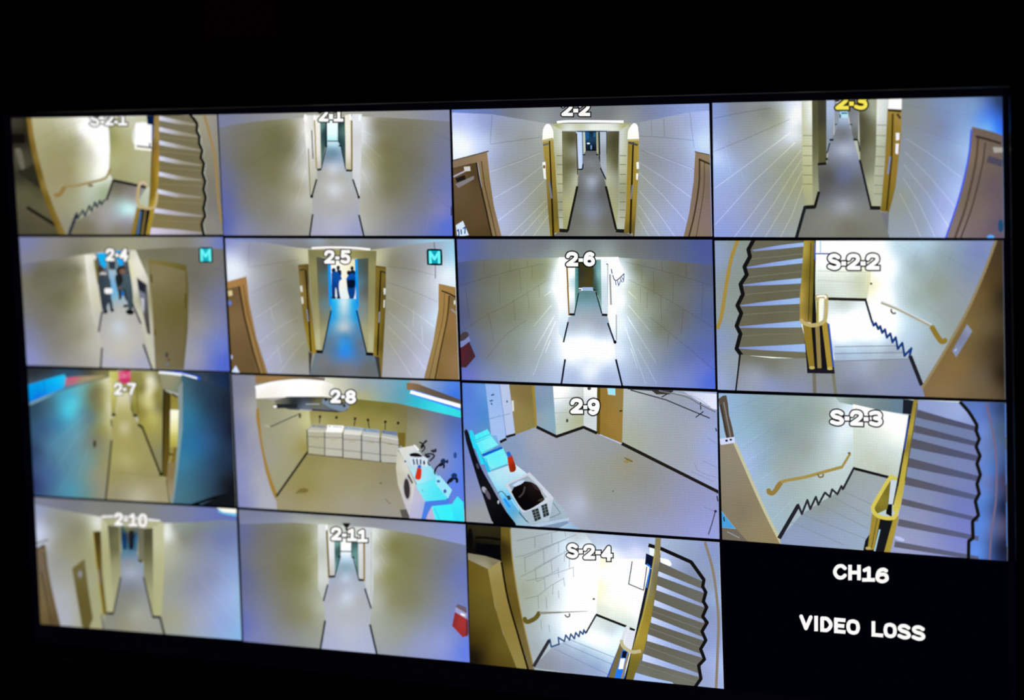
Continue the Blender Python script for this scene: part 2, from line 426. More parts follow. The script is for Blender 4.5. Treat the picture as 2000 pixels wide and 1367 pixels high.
# ================================================================ S-2-1 : stairwell
COOL = (0, 0.01, 0.5)
A = Feed(mon, 'camera_picture', 'stairwell picture with ochre door frame at left and stairs at right, captioned S-2-1', (0, 200, .23), QUAD['S-2-1'], [
 poly('300 160 b9b592 420 220 b4b08a 450 300 aaa578 560 180 cfccb0 620 240 c9c6a4 700 240 ffffff 800 230 ffffff 850 400 ffffff 880 550 fbfff4 900 300 ffffff 770 330 f4f4e4 750 430 c9cab0 600 430 a19a68 450 450 a49c6a 600 580 a39a64 420 600 a49c70 700 580 c0c09c 760 780 bcc6b0 620 800 aaa684 500 900 a49c7c 560 1050 9c9682 880 740 a8b492 840 640 f0f4e4 660 320 b0ac8c 620 700 a8a078', '0,90 1000,90 1000,1140 0,1140')])
A.pattern(stroke(A.w(.92), 5, '300,330 480,235 700,150', '350,420 520,320 720,230', '480,380 640,300 720,260', '440,150 450,250', '530,170 540,260', '590,230 600,330'))
A.add('back_wall', poly('930 150 9a9c60 1000 200 b8b688 960 300 a0a05c 1000 400 b0ad74 1100 160 cfd0b4 1080 300 b8b68c 1060 550 b0ad80 1200 560 b8b694 1230 650 b4b088 1000 620 a8a678 940 500 b4b684', '905,130 1300,115 1290,400 1270,720 965,665 950,640 925,600 935,400 928,250'))
A.add('window', ell('d8dcc8', 1215, 285, 95, 125), poly('ffffff', smooth('1148,190 1165,172 1280,182 1296,240 1300,375 1270,372 1150,365 1145,280')), poly('f0ead8', '1140,368 1300,382 1295,415 1145,398'), stroke('4a5a60', 12, '1162,370 1290,386', '1272,345 1274,385'))
A.add('landing', poly('1000 700 7c745c 1000 760 8f8873 1120 800 a09a98 1100 910 d4fffa 1060 910 c4f4f0 1000 920 b4c0c4 900 900 aca8a2 800 960 a09a90 900 1000 aaa2a4 750 1060 8c8268 1000 1080 988f80 700 1090 8a7f62 1080 1000 a8a4ac 1140 1080 948c88', '965,670 1190,715 1240,725 1170,860 1150,1125 590,1125 640,1010 760,950 880,850 920,820'))
A.add('baseboard', stroke('23222a', 24, '955,660 1245,722'), stroke('3c3c34', 20, '962,662 905,832'), stroke('2a3450', 14, '590,1115 655,938 660,985 707,915 722,965 762,875 778,925 808,845 822,890 850,832 862,868 892,822'), stroke('30364c', 26, '588,1118 652,950'), label='dark saw-toothed skirting down the stairs')
A.add('handrail', stroke('a4803c', 34, smooth('468,785 505,785 552,715')), stroke('ac9058', 20, smooth('550,715 640,708 760,682 880,650 915,620 938,560')), ell('8a7040', 770, 705, 22, 12))
A.add('stair_flight', poly('1400 180 8c8468 1600 180 8c8060 1400 400 8c7f58 1600 500 857955 1450 650 8c7c50 1650 700 8c8060 1400 850 94804c 1600 900 8c7c58 1400 1020 988450 1600 1050 90805c', '1352,110 1625,110 1675,180 1672,240 1695,290 1695,350 1720,410 1708,470 1735,520 1722,600 1745,670 1730,740 1750,810 1730,900 1745,965 1715,1030 1735,1125 1270,1125 1325,880 1340,740 1352,560'),
 *[poly(f'1350 {y} dcdcee 1450 {y+25} c0bcc4 1560 {y+50} a49a88 1700 {y+75} a09884', f'1335,{y-22} 1335,{y+16} 1500,{y+50} 1705,{y+r+4} 1715,{y+r-10} 1500,{y+14}') for y, r in ((132, 70), (226, 70), (340, 72), (472, 66), (606, 58), (756, 56))],
 poly('1330 925 d8d4ec 1500 940 b4acb0 1700 960 a49c94', '1310,895 1300,935 1500,960 1720,972 1725,960 1500,925'), poly('1300 1085 dccce4 1500 1095 c0b4c0 1700 1105 a49c98', '1285,1062 1275,1125 1720,1125 1715,1100 1500,1078'),
 stroke('9c8c64', 6, '1350,290 1690,330', '1350,415 1700,450', '1345,550 1720,580', '1340,690 1730,715', '1330,840 1730,860', '1310,1000 1720,1020'))
A.add('stringer', stroke('1a1814', 25, smooth('1615,100 1675,180 1672,240 1695,290 1695,350 1720,410 1708,470 1735,520 1722,600 1745,670 1730,740 1750,810 1730,900 1745,965 1715,1030 1735,1130', 2)), label='black zigzag edge of the stairs')
A.add('side_wall', poly('1720 200 a8a48c 1760 300 a39c88 1780 500 989280 1800 700 8f8a7c 1850 200 a09898 1850 900 8c8884 1800 1000 98948c', '1637,100 1690,180 1690,240 1712,290 1712,350 1737,410 1725,470 1752,520 1740,600 1762,670 1747,740 1767,810 1747,900 1762,965 1732,1030 1752,1130 1900,1130 1840,90'),
 stroke('b08850', 20, smooth('1738,110 1790,300 1830,500 1853,800 1885,1030')))
A.add('newel_post', poly('14141c', '1295,180 1320,180 1320,520 1300,880 1268,880 1278,650 1290,400'), poly('12204a', '1248,110 1318,110 1310,192 1255,185'), poly('3c64a0', '1292,190 1308,200 1306,330 1290,320'),
 poly('1330 150 a88448 1330 300 b08a50 1300 350 8c5c30 1330 450 ac7f24 1310 650 8c6410 1335 650 c89a20 1300 800 966c0c 1330 830 d4a424', '1312,110 1355,110 1355,560 1340,740 1325,880 1262,890 1290,560 1300,350'))
A.add('banister', poly('14141a', '1185,905 1300,905 1265,1125 1140,1125'), poly('5a7c9c', '1188,915 1208,925 1182,1125 1158,1125'), poly('a47c18', '1165,885 1192,905 1150,1125 1112,1125'), poly('8a6a34', '1228,920 1248,920 1222,1125 1195,1125'), poly('b48e1c', '1280,905 1318,900 1275,1125 1240,1125'),
 stroke('d0a87c', 24, smooth('1250,710 1240,684 1205,680 1180,715 1172,840 1195,882 1250,900 1305,892 1328,850 1338,760')), stroke('d8b8ac', 14, smooth('1246,700 1235,684 1205,682 1184,720')), label='yellow looped banister')
A.add('doorway', poly('150 200 4a4438 230 200 3c3018 150 300 241c14 200 300 2c2418 150 450 5c5444 200 520 5a5442 180 620 3a3a28 150 750 6a6248 250 750 6c6444 300 700 4c4828 250 950 6a5e44 400 900 746a48 200 1050 5f5642 400 1080 665a3e', '90,130 260,130 290,420 420,860 560,1125 90,1125'),
 poly('16100c', '108,268 212,268 215,345 112,345'), poly('7c7660', smooth('128,395 175,392 200,470 212,555 180,560 150,470')), poly('33331f', '135,585 330,720 360,730 290,520 215,570'), stroke('1a1610', 26, '232,890 480,1045'), label='dark room seen through the doorway')
A.add('door_frame', poly('250 200 946414 270 400 8c5e12 330 600 845a0c 400 800 8c6410 480 1000 8c6414 285 200 b08a4c 350 450 ac8440 420 700 b08c54 520 980 ac8850', np.vstack([smooth('228,130 250,300 290,500 360,760 430,950 505,1125'), smooth('228,130 250,300 290,500 360,760 430,950 505,1125')[::-1]*[1,1]+[[k,0] for k in np.linspace(60,42,26)]])), label='curved ochre door frame')
caption(A, 'S-2-1', [(765,848,88,203), (856,890,154,178), (892,968,88,196), (974,1004,154,178), (1005,1085,88,196)], 22, edge='3a3228', ow=9)

# ================================================================ 2-1 : corridor
COOL = (0.01, 0.03, 0.1)
B = Feed(mon, 'camera_picture', 'corridor picture with cyan lit far end, second in the top row, captioned 2-1', (410, 190, .25), QUAD['2-1'], [
 poly('100 200 8f8c92 100 600 857f9c 110 1000 7a74b8 130 800 8078a8 250 250 8a8674 300 500 857f5c 300 800 8f897c 250 1050 9a94ac 500 300 7f7843 500 450 827c48 500 600 8a8354 500 900 94907a 600 1050 a09a94 640 400 878052 680 700 a8a284 660 260 9c966c 720 400 d0cec2 720 800 c4c0ac 735 250 f0eee4 700 1000 a8a490 740 600 dcd8cc 1190 300 eef0f4 1200 600 d4d2ca 1240 900 b0ac98 1260 500 b0ac8c 1190 200 f4f4f4 1350 400 8a824c 1370 550 8a8450 1400 700 8a855a 1500 1000 96929a 1600 500 85806a 1800 400 8c8a9a 1850 700 8c88b4 1850 1000 !5470d8 1800 900 !8080bc 1700 850 908c98 1300 220 928c6c 1600 250 8c886c 1180 950 c0bab0', '0,80 1950,80 1950,1160 0,1160')])
B.pattern(stroke(B.w(.95), 5, smooth('90,330 300,285 640,200'), smooth('180,620 480,420 700,270'), smooth('1250,170 1550,230 1880,330'), smooth('1230,300 1560,460 1890,660'), smooth('1560,560 1750,760 1890,880')), stroke(B.w(1.06), 4, '200,600 260,820', '350,740 400,960', '1650,650 1630,740', '1725,860 1690,1040'),
 stroke(B.w(1.1), 4, '610,460 740,260', '680,290 740,250', '1190,260 1280,300', '1195,340 1370,500', '1195,420 1310,560', '640,560 740,400', '680,800 750,560', '1185,560 1290,780'))
B.add('ceiling', poly('300 150 98949a 900 130 b8b49c 1500 130 a4a098 1800 120 9a98a8 100 170 9090a4', '50,80 1950,80 1950,195 1700,178 1500,165 1180,150 850,150 600,168 300,195 50,240'))
B.add('floor', poly('960 365 d4f8ff 960 420 7898a8 960 470 8e9caa 960 550 dcdce4 900 600 bcb4a8 1000 620 c0b8ac 970 720 dcdede 900 760 bcb6ae 1060 780 bcb6ae 980 850 b8b2aa 980 1000 bcb6c4 850 1050 b4aebc 1150 1050 aca6c4 930 470 8c98a0', '915,345 1000,345 1025,380 1060,560 1115,580 1170,790 1165,920 1210,1090 780,1090 805,920 800,780 835,640 835,575 870,560 905,390'))
B.add('left_wall_strip', poly('750 160 f8f6f0 790 160 e4e0d4 780 400 e8e4dc 820 500 d0ccb4 790 700 c0baa4 750 300 fcfaf4 820 250 dcd8c4', '735,140 820,140 835,640 800,770 785,775 765,560 745,300'), stroke('6a6458', 9, '796,258 806,480'), stroke('a09470', 9, '770,400 785,765'))
B.add('right_wall_strip', poly('1150 200 e8e8ea 1130 500 dcdad4 1160 700 d4d2cc 1140 300 d8d4cc', '1112,130 1190,130 1185,400 1172,790 1118,640'))
B.add('inner_wall', poly('840 200 f4f0e4 850 450 ece4d4 850 540 c8bcac', '812,140 862,140 868,560 835,570'), stroke('b08c34', 9, '818,180 826,330', '824,330 834,560'), poly('880 240 7c9c94 880 400 587870 900 260 28404c 885 500 6c8478', '862,170 912,195 905,380 870,560'), poly('26363f', '905,195 920,195 918,345 915,385 900,390'))
B.add('inner_wall', poly('1015 220 2c484c 1040 250 6c8c80 1045 450 4a6458 1020 350 34505c', '998,170 1058,150 1062,560 1028,390 1000,345'), poly('1085 200 f4f0dc 1085 450 ece4d0 1085 540 c8bc9c', '1055,140 1105,130 1108,570 1065,560'), stroke('9c761c', 13, '1108,180 1110,575'))
B.add('window', poly('955 200 f4ffff 955 300 e8ffff 955 335 b4f0f4', '915,150 1000,150 1000,345 918,345'), stroke('3a6c84', 9, '920,342 1000,342'), label='bright far window')
B.add('baseboard', stroke('1c1c20', 16, '838,566 872,563', '1064,570 1112,573'), stroke('2a3a44', 8, '870,562 914,378', '1062,562 1024,378'), stroke('22242a', 13, '835,640 797,780', '1118,640 1168,790', '805,912 780,1090', '1166,918 1206,1090'), ell('15151a', 797, 774, 13, 13), ell('15151a', 1165, 780, 10, 12), ell('15151a', 910, 380, 10, 7), ell('15151a', 1018, 378, 12, 7))
B.add('ceiling_light', ell('ffffff', 748, 162, 13, 30), ell('ffffff', 820, 158, 10, 22), ell('ffffff', 1098, 155, 10, 24), ell('f4fcff', 1172, 162, 11, 28))
B.add('call_box', poly('34202c', '1885,850 1900,850 1900,925 1885,925'), label='dark edge of a wall box')
caption(B, '2-1', [(850,928,70,190), (932,965,130,172), (968,1045,70,190)], 24, edge='34332c', ow=10)

# ================================================================ 2-2 : corridor with doors
COOL = (0.035, 0.105, 0.1)
C = Feed(mon, 'camera_picture', 'corridor picture with brown doors at both edges, third in the top row, captioned 2-2', (870, 190, .265), QUAD['2-2'], [
 poly('100 180 c8c8f4 80 300 f4fcff 150 350 fbffff 300 200 a8a8bc 280 330 d4d8e0 400 250 a8a49c 450 500 a8a594 380 450 b0b0b4 600 300 a8a48c 600 600 a6a28a 700 250 b8b49c 450 700 b4b2b0 420 900 c0bfc8 600 900 b0ad9c 700 900 aeab88 740 700 a8a47a 740 800 a49f70 1450 250 a8a494 1600 250 a8a49a 1500 450 a09c8c 1800 200 b4b4bc 1900 150 c0c4f0 1900 330 d8e8ff 1700 450 a8a8a8 1600 700 aaa8a0 1750 700 b4b4c0 1500 900 b4b2a4 1700 950 b4b2cc 1440 600 aaa68a 1850 500 bcc0d0 1420 900 a8a47c', '0,0 2000,0 2000,1094 0,1094')])
C.pattern(stroke(C.w(.84), 5, '330,345 520,320 710,292', '345,130 330,345', '330,545 540,470 705,400', '1430,285 1640,298 1835,318', '1520,168 1522,285', '1610,160 1614,292', '1800,95 1832,370', '1440,390 1640,455 1835,530', '1425,180 1425,300'),
 stroke(C.w(1.17), 5, '330,548 540,475 705,405', '360,742 540,640 715,505', '390,908 560,780 730,612', '470,1022 600,900 740,760', '560,1022 660,910 755,800', '650,1022 760,870', '1430,480 1620,600 1815,742', '1430,560 1600,720 1775,915', '1430,690 1560,840 1690,1022', '1425,790 1500,900 1580,1022', '1420,880 1500,1022', '1470,395 1640,460 1820,528'))
C.add('ceiling', poly('100 100 9098d8 300 110 888ca8 500 110 8c8c88 900 150 96948a 1200 120 8c8a80 1500 110 94949c 1850 70 a8acd8 700 170 a8a690 1300 180 a8a488 1000 100 8c8b88', '0,30 2000,0 2000,92 1800,110 1430,185 1340,200 800,195 700,185 345,125 0,110'))
C.add('ceiling_light', stroke('fffbff', 19, smooth('822,184 900,177 1080,177 1314,180')))
C.add('lintel', poly('820 210 b4ae68 1000 215 d0cc9c 1320 210 b4ae68 1080 235 f4f2dc 900 238 eceacc 1250 238 eceacc', '785,195 1370,192 1345,250 1285,247 1070,243 860,247 800,250'))
C.add('pillar', poly('820 300 c8c49c 850 300 e4e0bc 830 500 b4b084 860 600 c4c090 850 800 a8a474 850 930 c0bc9c', '785,200 860,245 868,600 872,970 842,985 800,500 790,300'), stroke('847f50', 5, *[f'{820+(y-430)*.03:.0f},{y} {866+(y-430)*.01:.0f},{y+1}' for y in (430,495,568,637,703,770,830,885)]))
C.add('pillar', poly('1310 300 e0dcbc 1330 300 c0bc94 1300 500 c8c498 1310 700 a8a474 1300 930 c0bc98', '1284,245 1352,200 1348,500 1330,970 1264,972 1282,600'), stroke('847f50', 5, *[f'1285,{y} {1335-(y-430)*.02:.0f},{y+1}' for y in (430,495,568,637,703,770,830,885)]))
C.add('wall_glow', poly('755 230 ffffff 755 300 fdfdec', smooth('716,315 720,240 745,198 775,205 795,250 797,310')))
C.add('wall_glow', poly('1385 230 ffffff 1385 300 fdfdec', smooth('1342,308 1350,240 1385,192 1415,205 1424,250 1428,312')))
C.add('inner_wall', poly('870 350 949058 885 280 7c7848 920 300 5c5a34 955 280 6c6a48 960 400 a8a484 965 600 c8c49c 900 800 b8b47c 875 900 aca868 930 500 7c7848 900 600 949058', '860,250 966,254 975,660 905,985 868,970'))
C.add('inner_wall', poly('1270 300 545230 1230 300 5c5a38 1195 280 7c7a58 1200 500 a8a480 1190 600 c4c098 1220 700 b0ac7c 1260 900 b4b078 1240 480 747042', '1280,250 1185,253 1185,660 1265,972'))
C.add('far_wall', poly('1080 270 1c3044 1080 380 141820 1045 280 2a5c84 1100 280 2a4a6c', '970,248 1190,248 1190,420 970,420'), poly('d4dce0', '965,255 1006,256 1012,530 985,530'), stroke('5a3a30', 8, '968,265 976,570'), poly('d0cca0', '1015,255 1030,257 1035,420 1020,425'), poly('8c9ca0', '1006,258 1016,258 1020,500 1011,520'), poly('b4ae80', '1113,255 1130,255 1130,420 1115,420'), stroke('30343a', 10, '1132,260 1137,480'), poly('1150 300 c4c8bc 1170 400 a8a898 1160 500 b4b4a8', '1140,254 1186,254 1188,600 1145,520'), poly('2a6c9c', '1030,258 1060,258 1060,300 1035,320'), poly('2f6f98', '1090,260 1112,260 1110,290 1092,295'), ell('e8f4f4', 1055, 340, 12, 6), ell('7ca0bc', 1076, 368, 6, 18))
C.add('floor', poly(Field('1070 430 8c8c94 1070 480 a8a6a8 1080 620 dcdce0 1070 540 9a9894 1020 640 a09ea0 1140 640 98969a 1000 700 8a8a8c 1150 700 7c7c84 1080 750 a0a0a8 1080 850 b0b0bc 1000 900 96948c 1180 920 908e88 1080 1000 a8a59c 900 1010 96948c', mul=(.86, .86, .78)), '1035,395 1112,395 1125,420 1185,650 1260,975 1320,990 1400,1030 790,1030 840,985 900,985 975,660 985,540 1012,530 1018,425'))
C.add('baseboard', stroke('241e18', 26, '838,980 905,984', '1258,982 1322,986'), stroke('241e18', 17, '903,985 974,655', '1260,975 1184,655'), stroke('1c1c1e', 11, '980,532 1012,529'), stroke('20242c', 10, '1144,520 1184,605', '1012,528 1016,490'), stroke('14181c', 8, '1014,424 1034,422', '1110,422 1130,422'))
C.add('door', poly('740 400 b49234 745 600 a4822a 790 900 8c6c20 755 330 b89c4c 800 950 9c7a1c', '718,315 797,305 815,560 843,995 800,1000 803,1030 775,1030 760,850 740,560'), poly('3a2408', '764,320 774,320 806,1022 790,1022'), stroke('c4b074', 16, '716,322 795,306'), stroke('8c8c90', 12, '768,620 786,745'), poly('f4f4e6', '716,478 740,475 742,560 745,605 728,600 722,540'), ell('a06c3c', 730, 512, 9, 14), stroke('80786c', 14, '722,352 762,342'), label='ochre door, open edge, left side')
C.add('door', poly('1365 400 a88418 1410 400 b89a40 1400 700 b08c2c 1340 900 a88420 1380 950 846420', '1347,315 1430,310 1424,600 1395,1030 1384,1030 1380,1000 1318,1000 1335,800'), poly('3a2408', '1380,330 1392,330 1372,1010 1356,1005'), stroke('c4b074', 16, '1345,318 1430,314'), stroke('8c8c90', 12, '1382,645 1370,750'), poly('f6f4ea', '1408,478 1428,476 1430,525 1412,530'), poly('f6f4ea', '1408,560 1424,560 1420,610 1408,605'), stroke('5a5854', 16, '1352,332 1420,352'), label='ochre door, open edge, right side')
C.add('door', poly('120 620 85543a 250 900 7a4c30 210 560 6a4428 100 720 80553c 120 950 74482e 300 1010 6c4228', '40,500 235,478 265,640 320,860 352,1030 40,1030'), poly('100 480 a07a5c 200 460 a47c58 290 440 ac845c 280 600 a07848 330 800 9c7448 370 980 a47c54', '40,468 310,402 330,600 360,800 418,1030 345,1030 285,740 240,478 180,490 40,525'), stroke('6a4a2c', 8, '268,470 290,640 345,880 378,1025'), stroke('3a2818', 12, '232,480 250,600 300,820 345,1025'), stroke('5a4a44', 8, '40,470 322,396'),
 poly('9a8a80', '75,640 212,578 214,602 98,668'), stroke('2a1c20', 34, '82,612 150,588'), stroke('c0b4ac', 11, '62,585 150,542'), poly('dccab4', '138,512 185,508 188,542 145,546'), label='brown door with closer and number plate')
C.add('number_plate', poly('dce8f6', '80,942 132,910 176,1015 90,1030'), *[stroke('2a5a9c', 9, l) for l in ('88,985 98,975 104,1010 96,1025', '118,972 122,1010', '132,968 150,955 146,1005')], label='white number plate with blue 17')
C.add('door', poly('1870 440 a47e5c 1920 450 a8845c 1850 600 a07858 1800 950 a07c5c 1900 600 94705c 1920 900 a07870', '1845,400 2000,430 2000,1030 1758,1030 1800,850 1832,620'), stroke('5a3c2c', 12, smooth('1876,462 1872,640 1838,860 1795,1035')), stroke('744e38', 7, smooth('1912,480 1905,700 1850,1035')), stroke('4a3424', 14, '1870,455 1960,495'), stroke('6a5444', 7, '1840,400 1960,426'), label='brown door cut off at the right edge')
caption(C, '2-2', [(858,943,28,138), (946,982,84,112), (984,1070,28,138)], 24, ow=9)

# ================================================================ 2-3 : corridor, yellow caption
D_R = colour('1280 200 9c9a84 1300 400 a09e90 1400 600 a4a49c 1350 850 a8a89c 1500 250 98989c 1600 150 9ea4b8 1550 450 a8acb4 1500 750 b4b4d0 1650 400 b8ccf4 1600 650 c4ccf8 1550 850 d0d4ff 1750 210 70a4fa 1800 130 5c74c4 1700 120 94a4c8 1830 250 3a8cff 1790 250 84b8ff 1850 100 303858 1660 250 a0b4e0 1250 700 a4a284')
COOL = (0.04, 0.11, 0.1)
D = Feed(mon, 'camera_picture', 'corridor picture with yellow caption 2-3, rightmost in the top row', (1370, 170, .315), QUAD['2-3'], [
 poly('90 150 a0a4c8 200 130 949490 400 150 949070 90 500 b8c4f0 100 450 d0dcff 180 380 acacac 300 250 a29f88 450 250 aba884 150 700 b0b0c8 150 880 a8a8d4 300 800 aaa8a8 400 600 a8a590 500 500 a8a580 560 600 aaa676 500 800 aaa68a 500 200 b4b088 580 150 ffffff 580 220 ffffff 575 300 f4f2e0 550 200 f8f6ea 610 250 e0dcb8 575 400 b4b08a', '0,0 730,0 730,1016 0,1016'),
])
DR = D.add('side_wall', poly(D_R, '1150,0 2000,0 2000,1016 1150,1016'))
D.pattern(stroke(D.w(.86), 5, '75,195 240,160 430,130', '78,400 300,310 550,200'), stroke(D.w(1.17), 5, '82,628 300,470 555,280', '85,855 320,590 580,345', '205,930 400,670 620,390', '305,930 450,720 620,450', '395,930 500,760 625,520', '490,930 560,800 630,610'), stroke(D.w(1.05), 4, '150,370 182,530', '235,480 278,615'))
D.pattern(stroke(Tint(D_R, .94), 4, '1250,110 1450,140 1650,178', '1270,235 1450,290 1640,370', '1650,85 1655,180'), stroke(Tint(D_R, 1.15), 5, '1270,320 1440,430 1610,560', '1260,400 1420,560 1575,745', '1255,480 1400,660 1535,870', '1250,560 1350,720 1450,930', '1230,660 1300,790 1360,930'), stroke(Tint(D_R, 1.05), 4, '1530,450 1535,520', '1490,670 1470,760'))
D.add('inner_wall', poly('735 200 4a4a38 760 300 68643c 750 440 68643c', '700,60 778,60 776,475 722,482'), poly('800 120 c0c4c8 800 300 a0a298', '775,60 828,60 818,328 795,345 776,440'), poly('845 180 a0a298', '825,60 862,150 850,235 825,300'), poly('925 160 8c8c84 960 200 9c9c90 955 300 7c7c70', '905,140 945,60 978,60 972,330 940,325 925,235'))
D.add('far_window', poly('885 150 a0dcf8 885 180 c0e8f8', '858,120 908,120 908,195 862,195'), stroke('28506c', 8, '868,162 905,162', '862,170 862,195'))
D.add('pillar', poly('650 150 dcd8ac 670 150 f8f6e0 650 400 ccc894 690 300 d8d4a8 670 600 bcb880 700 700 b8b484 640 700 b0ac7c 660 500 c0bc88', '622,60 690,60 690,735 645,740 628,600'), poly('705 200 605e3c 712 500 949060 715 650 aca878 700 350 747048', '686,60 722,60 730,650 705,745 690,740'), stroke('8a8660', 4, *[f'630,{y} 688,{y+1}' for y in (300,365,425,487,545,602)]))
D.add('inner_wall', poly('1000 200 5c5a40 1040 300 747048 1060 600 b8b488 1050 400 908c60 1070 150 b8b48c 1020 500 8c8860 990 350 5c5a44', '975,60 1092,60 1087,745 1055,748 985,460'))
D.add('pillar', poly('1110 150 f0ecd0 1140 150 d8d4b4 1110 400 c0bc94 1140 400 b4b08c 1090 650 b8b48c 1100 300 d0cca4', '1088,60 1165,60 1155,200 1138,480 1112,745 1058,745 1083,400'), stroke('8a8660', 4, *[f'{1088-(y-235)*.04:.0f},{y} {1148-(y-235)*.06:.0f},{y+2}' for y in (235,300,368,430,490,550,608,662)]))
D.add('wall_glow', poly('1200 100 ffffff 1200 60 f4f4ec', smooth('1158,135 1168,60 1200,50 1240,60 1242,138')))
D.add('floor', poly(Field('885 205 ccd8e8 880 260 94949c 880 300 8c8c90 885 390 d0d0d8 880 450 a0a0ac 880 540 8888a4 790 560 66666e 960 600 80808a 880 650 8a8894 880 730 b8b4b0 750 800 9c9a8c 900 850 94907e 1050 820 98968a 800 910 9a968a 760 650 787884', mul=(.95, .93, .84)), '862,190 908,190 938,300 978,450 1045,750 1110,765 1165,920 1165,940 590,940 650,750 705,745 730,650 722,485 778,475 795,350 830,280'))
D.add('baseboard', stroke('221c1c', 24, '640,746 706,742', '1046,748 1112,750'), stroke('221c1c', 18, '703,748 730,648'), stroke('262430', 20, '644,740 588,940'), stroke('261c1c', 16, '722,478 776,474'), stroke('24222a', 14, '983,450 1052,745'), stroke('16161a', 12, '795,328 820,326', '943,326 972,327'), stroke('30303a', 8, '797,345 780,410', '972,330 984,400'), stroke('24282c', 7, '828,232 842,231', '920,232 938,233'), ell('2a2024', 778, 446, 8, 8))
D.add('door', poly('1170 250 a08020 1220 200 b48c3c 1200 500 a87c24 1140 700 9c7a18 1180 740 906c18', '1155,135 1242,140 1240,300 1205,620 1165,775 1112,770 1138,480'), stroke('5a3c0c', 12, '1188,165 1180,450 1150,765'), stroke('3a2c14', 14, '1158,142 1240,150'), stroke('4a3c2c', 14, '1215,165 1235,195'), stroke('9c9ca4', 11, '1172,430 1158,540'), poly('f4f2f0', '1206,284 1230,284 1228,328 1208,332'), poly('f4f2f0', '1206,350 1226,350 1220,418 1204,412'), label='ochre door with two white notices')
D.add('door_sill', poly('8a8484', '1115,775 1165,775 1158,900 1150,880'))
D.add('door', poly('1750 320 8c6858 1700 400 9c745c 1780 500 8c6a5c 1650 700 94705c 1750 800 947068 1600 900 a07c70 1820 600 80606c 1830 850 806078 1700 900 947070', '1680,245 1800,275 1870,300 1890,945 1515,945 1600,700 1660,450'), stroke('6a6cec', 11, smooth('1676,262 1655,450 1598,690 1515,940')), stroke('6a4c40', 14, smooth('1718,310 1700,480 1640,740 1572,940')), stroke('5a4038', 9, smooth('1762,345 1742,490 1680,740 1608,940')), stroke('3a2a28', 13, '1702,305 1780,325 1860,350'), poly('b8a890', '1808,372 1870,375 1870,405 1815,408'), stroke('62546c', 42, '1775,445 1870,475'), ell('2a5a80', 1858, 860, 18, 40), ell('70b0ff', 1795, 930, 22, 14), label='brown door at the right edge')
caption(D, '2-3', [(832,915,38,140), (918,946,90,116), (948,1032,38,140)], 23, fg='ffe040', edge='3a1c08', ow=10)

# ================================================================ 2-4 : corridor with three people
COOL = (0, 0.01, 0.1)
E = Feed(mon, 'camera_picture', 'corridor picture with three people in grey overalls and a brown door, captioned 2-4', (20, 450, .225), QUAD['2-4'], [
 poly('150 320 8a8698 130 400 8a8674 250 350 7c785c 450 350 7a7554 450 600 807a54 600 350 857f5c 600 600 a09a78 640 400 c4c0a8 640 280 d0ccb0 690 500 e0dccc 720 700 ccc8b8 300 800 8a857c 160 900 9490a8 170 1100 a09cc8 400 1000 94908a 600 900 a09a84 700 1000 bcb8a8 600 1120 a8a49c 750 900 c4c0b0 620 480 a09a74', '0,0 800,0 800,1289 0,1289')])
E_R = colour('1150 250 8c8868 1300 200 847f62 1600 400 807c6c 1750 300 88847c 1800 600 8c88a4 1650 800 a09c9c 1800 1000 9090cc 1600 1100 a8a4b0 1850 1150 7878d4 1150 800 c0bca8 1130 350 a8a488 1220 350 98946c 1240 700 a8a47c 1600 600 8c8880')
E.pattern(stroke(E.w(.95), 5, smooth('130,440 350,370 640,300'), smooth('200,1060 420,760 620,480'), smooth('140,760 400,560 600,420')), stroke(E.w(1.05), 5, '240,880 285,1010', '700,430 620,640'))
E.add('side_wall', poly(E_R, '1040,150 2000,150 2000,1289 1200,1289 1140,800'), stroke(Tint(E_R, .94), 5, smooth('1550,530 1720,620 1880,690'), smooth('1560,290 1700,310 1860,350')), stroke(Tint(E_R, 1.07), 5, '1815,680 1795,950', '1660,900 1650,1100', '1850,1000 1835,1180', smooth('1570,780 1700,880 1880,980')))
E.add('ceiling', poly('150 120 9490b0 400 120 96928e 800 110 a09c84 1300 100 a09c8c 1700 90 9a98a4 1840 100 8c8cc8 600 190 8a8670 200 220 94929a 1000 150 a8a488 1500 130 94907c', '60,30 1900,30 1900,165 1700,150 1400,150 1050,170 760,190 600,215 300,265 60,300'))
E.add('corridor_end', poly('760 400 30343a 800 300 6a7480 880 300 90a0ac 950 300 687078 1000 500 404448', '735,200 1045,185 1075,640 1000,640 880,600 800,700 770,500'), poly('18b4f4', '752,198 835,193 838,280 825,330 795,315'), poly('18b0f4', '915,178 990,175 988,290 952,312 922,240'), poly('8c9ca4', '830,265 935,262 935,350 845,345'), poly('3c464e', '856,275 914,275 912,340 862,332'), poly('e8e4d4', '720,215 750,215 745,250 722,245'), poly('8c7830', '725,262 748,255 770,390 762,480'))
E.add('left_wall_strip', poly('680 250 f0ece0 700 400 e4e0d0 760 600 d4d0b0 740 300 d8d4b4 780 750 c8c4b4', '645,212 722,212 735,330 762,500 795,700 775,870 730,800 690,600'))
E.add('right_wall_strip', poly('1050 200 dcd8bc 1080 300 ece8d8 1100 500 dcd8c8 1130 700 c8c4b0 1040 320 e4dca8 1170 600 a8a484', '1020,240 1050,170 1090,170 1200,420 1260,1195 1230,1195 1140,810 1068,620 1050,420'))
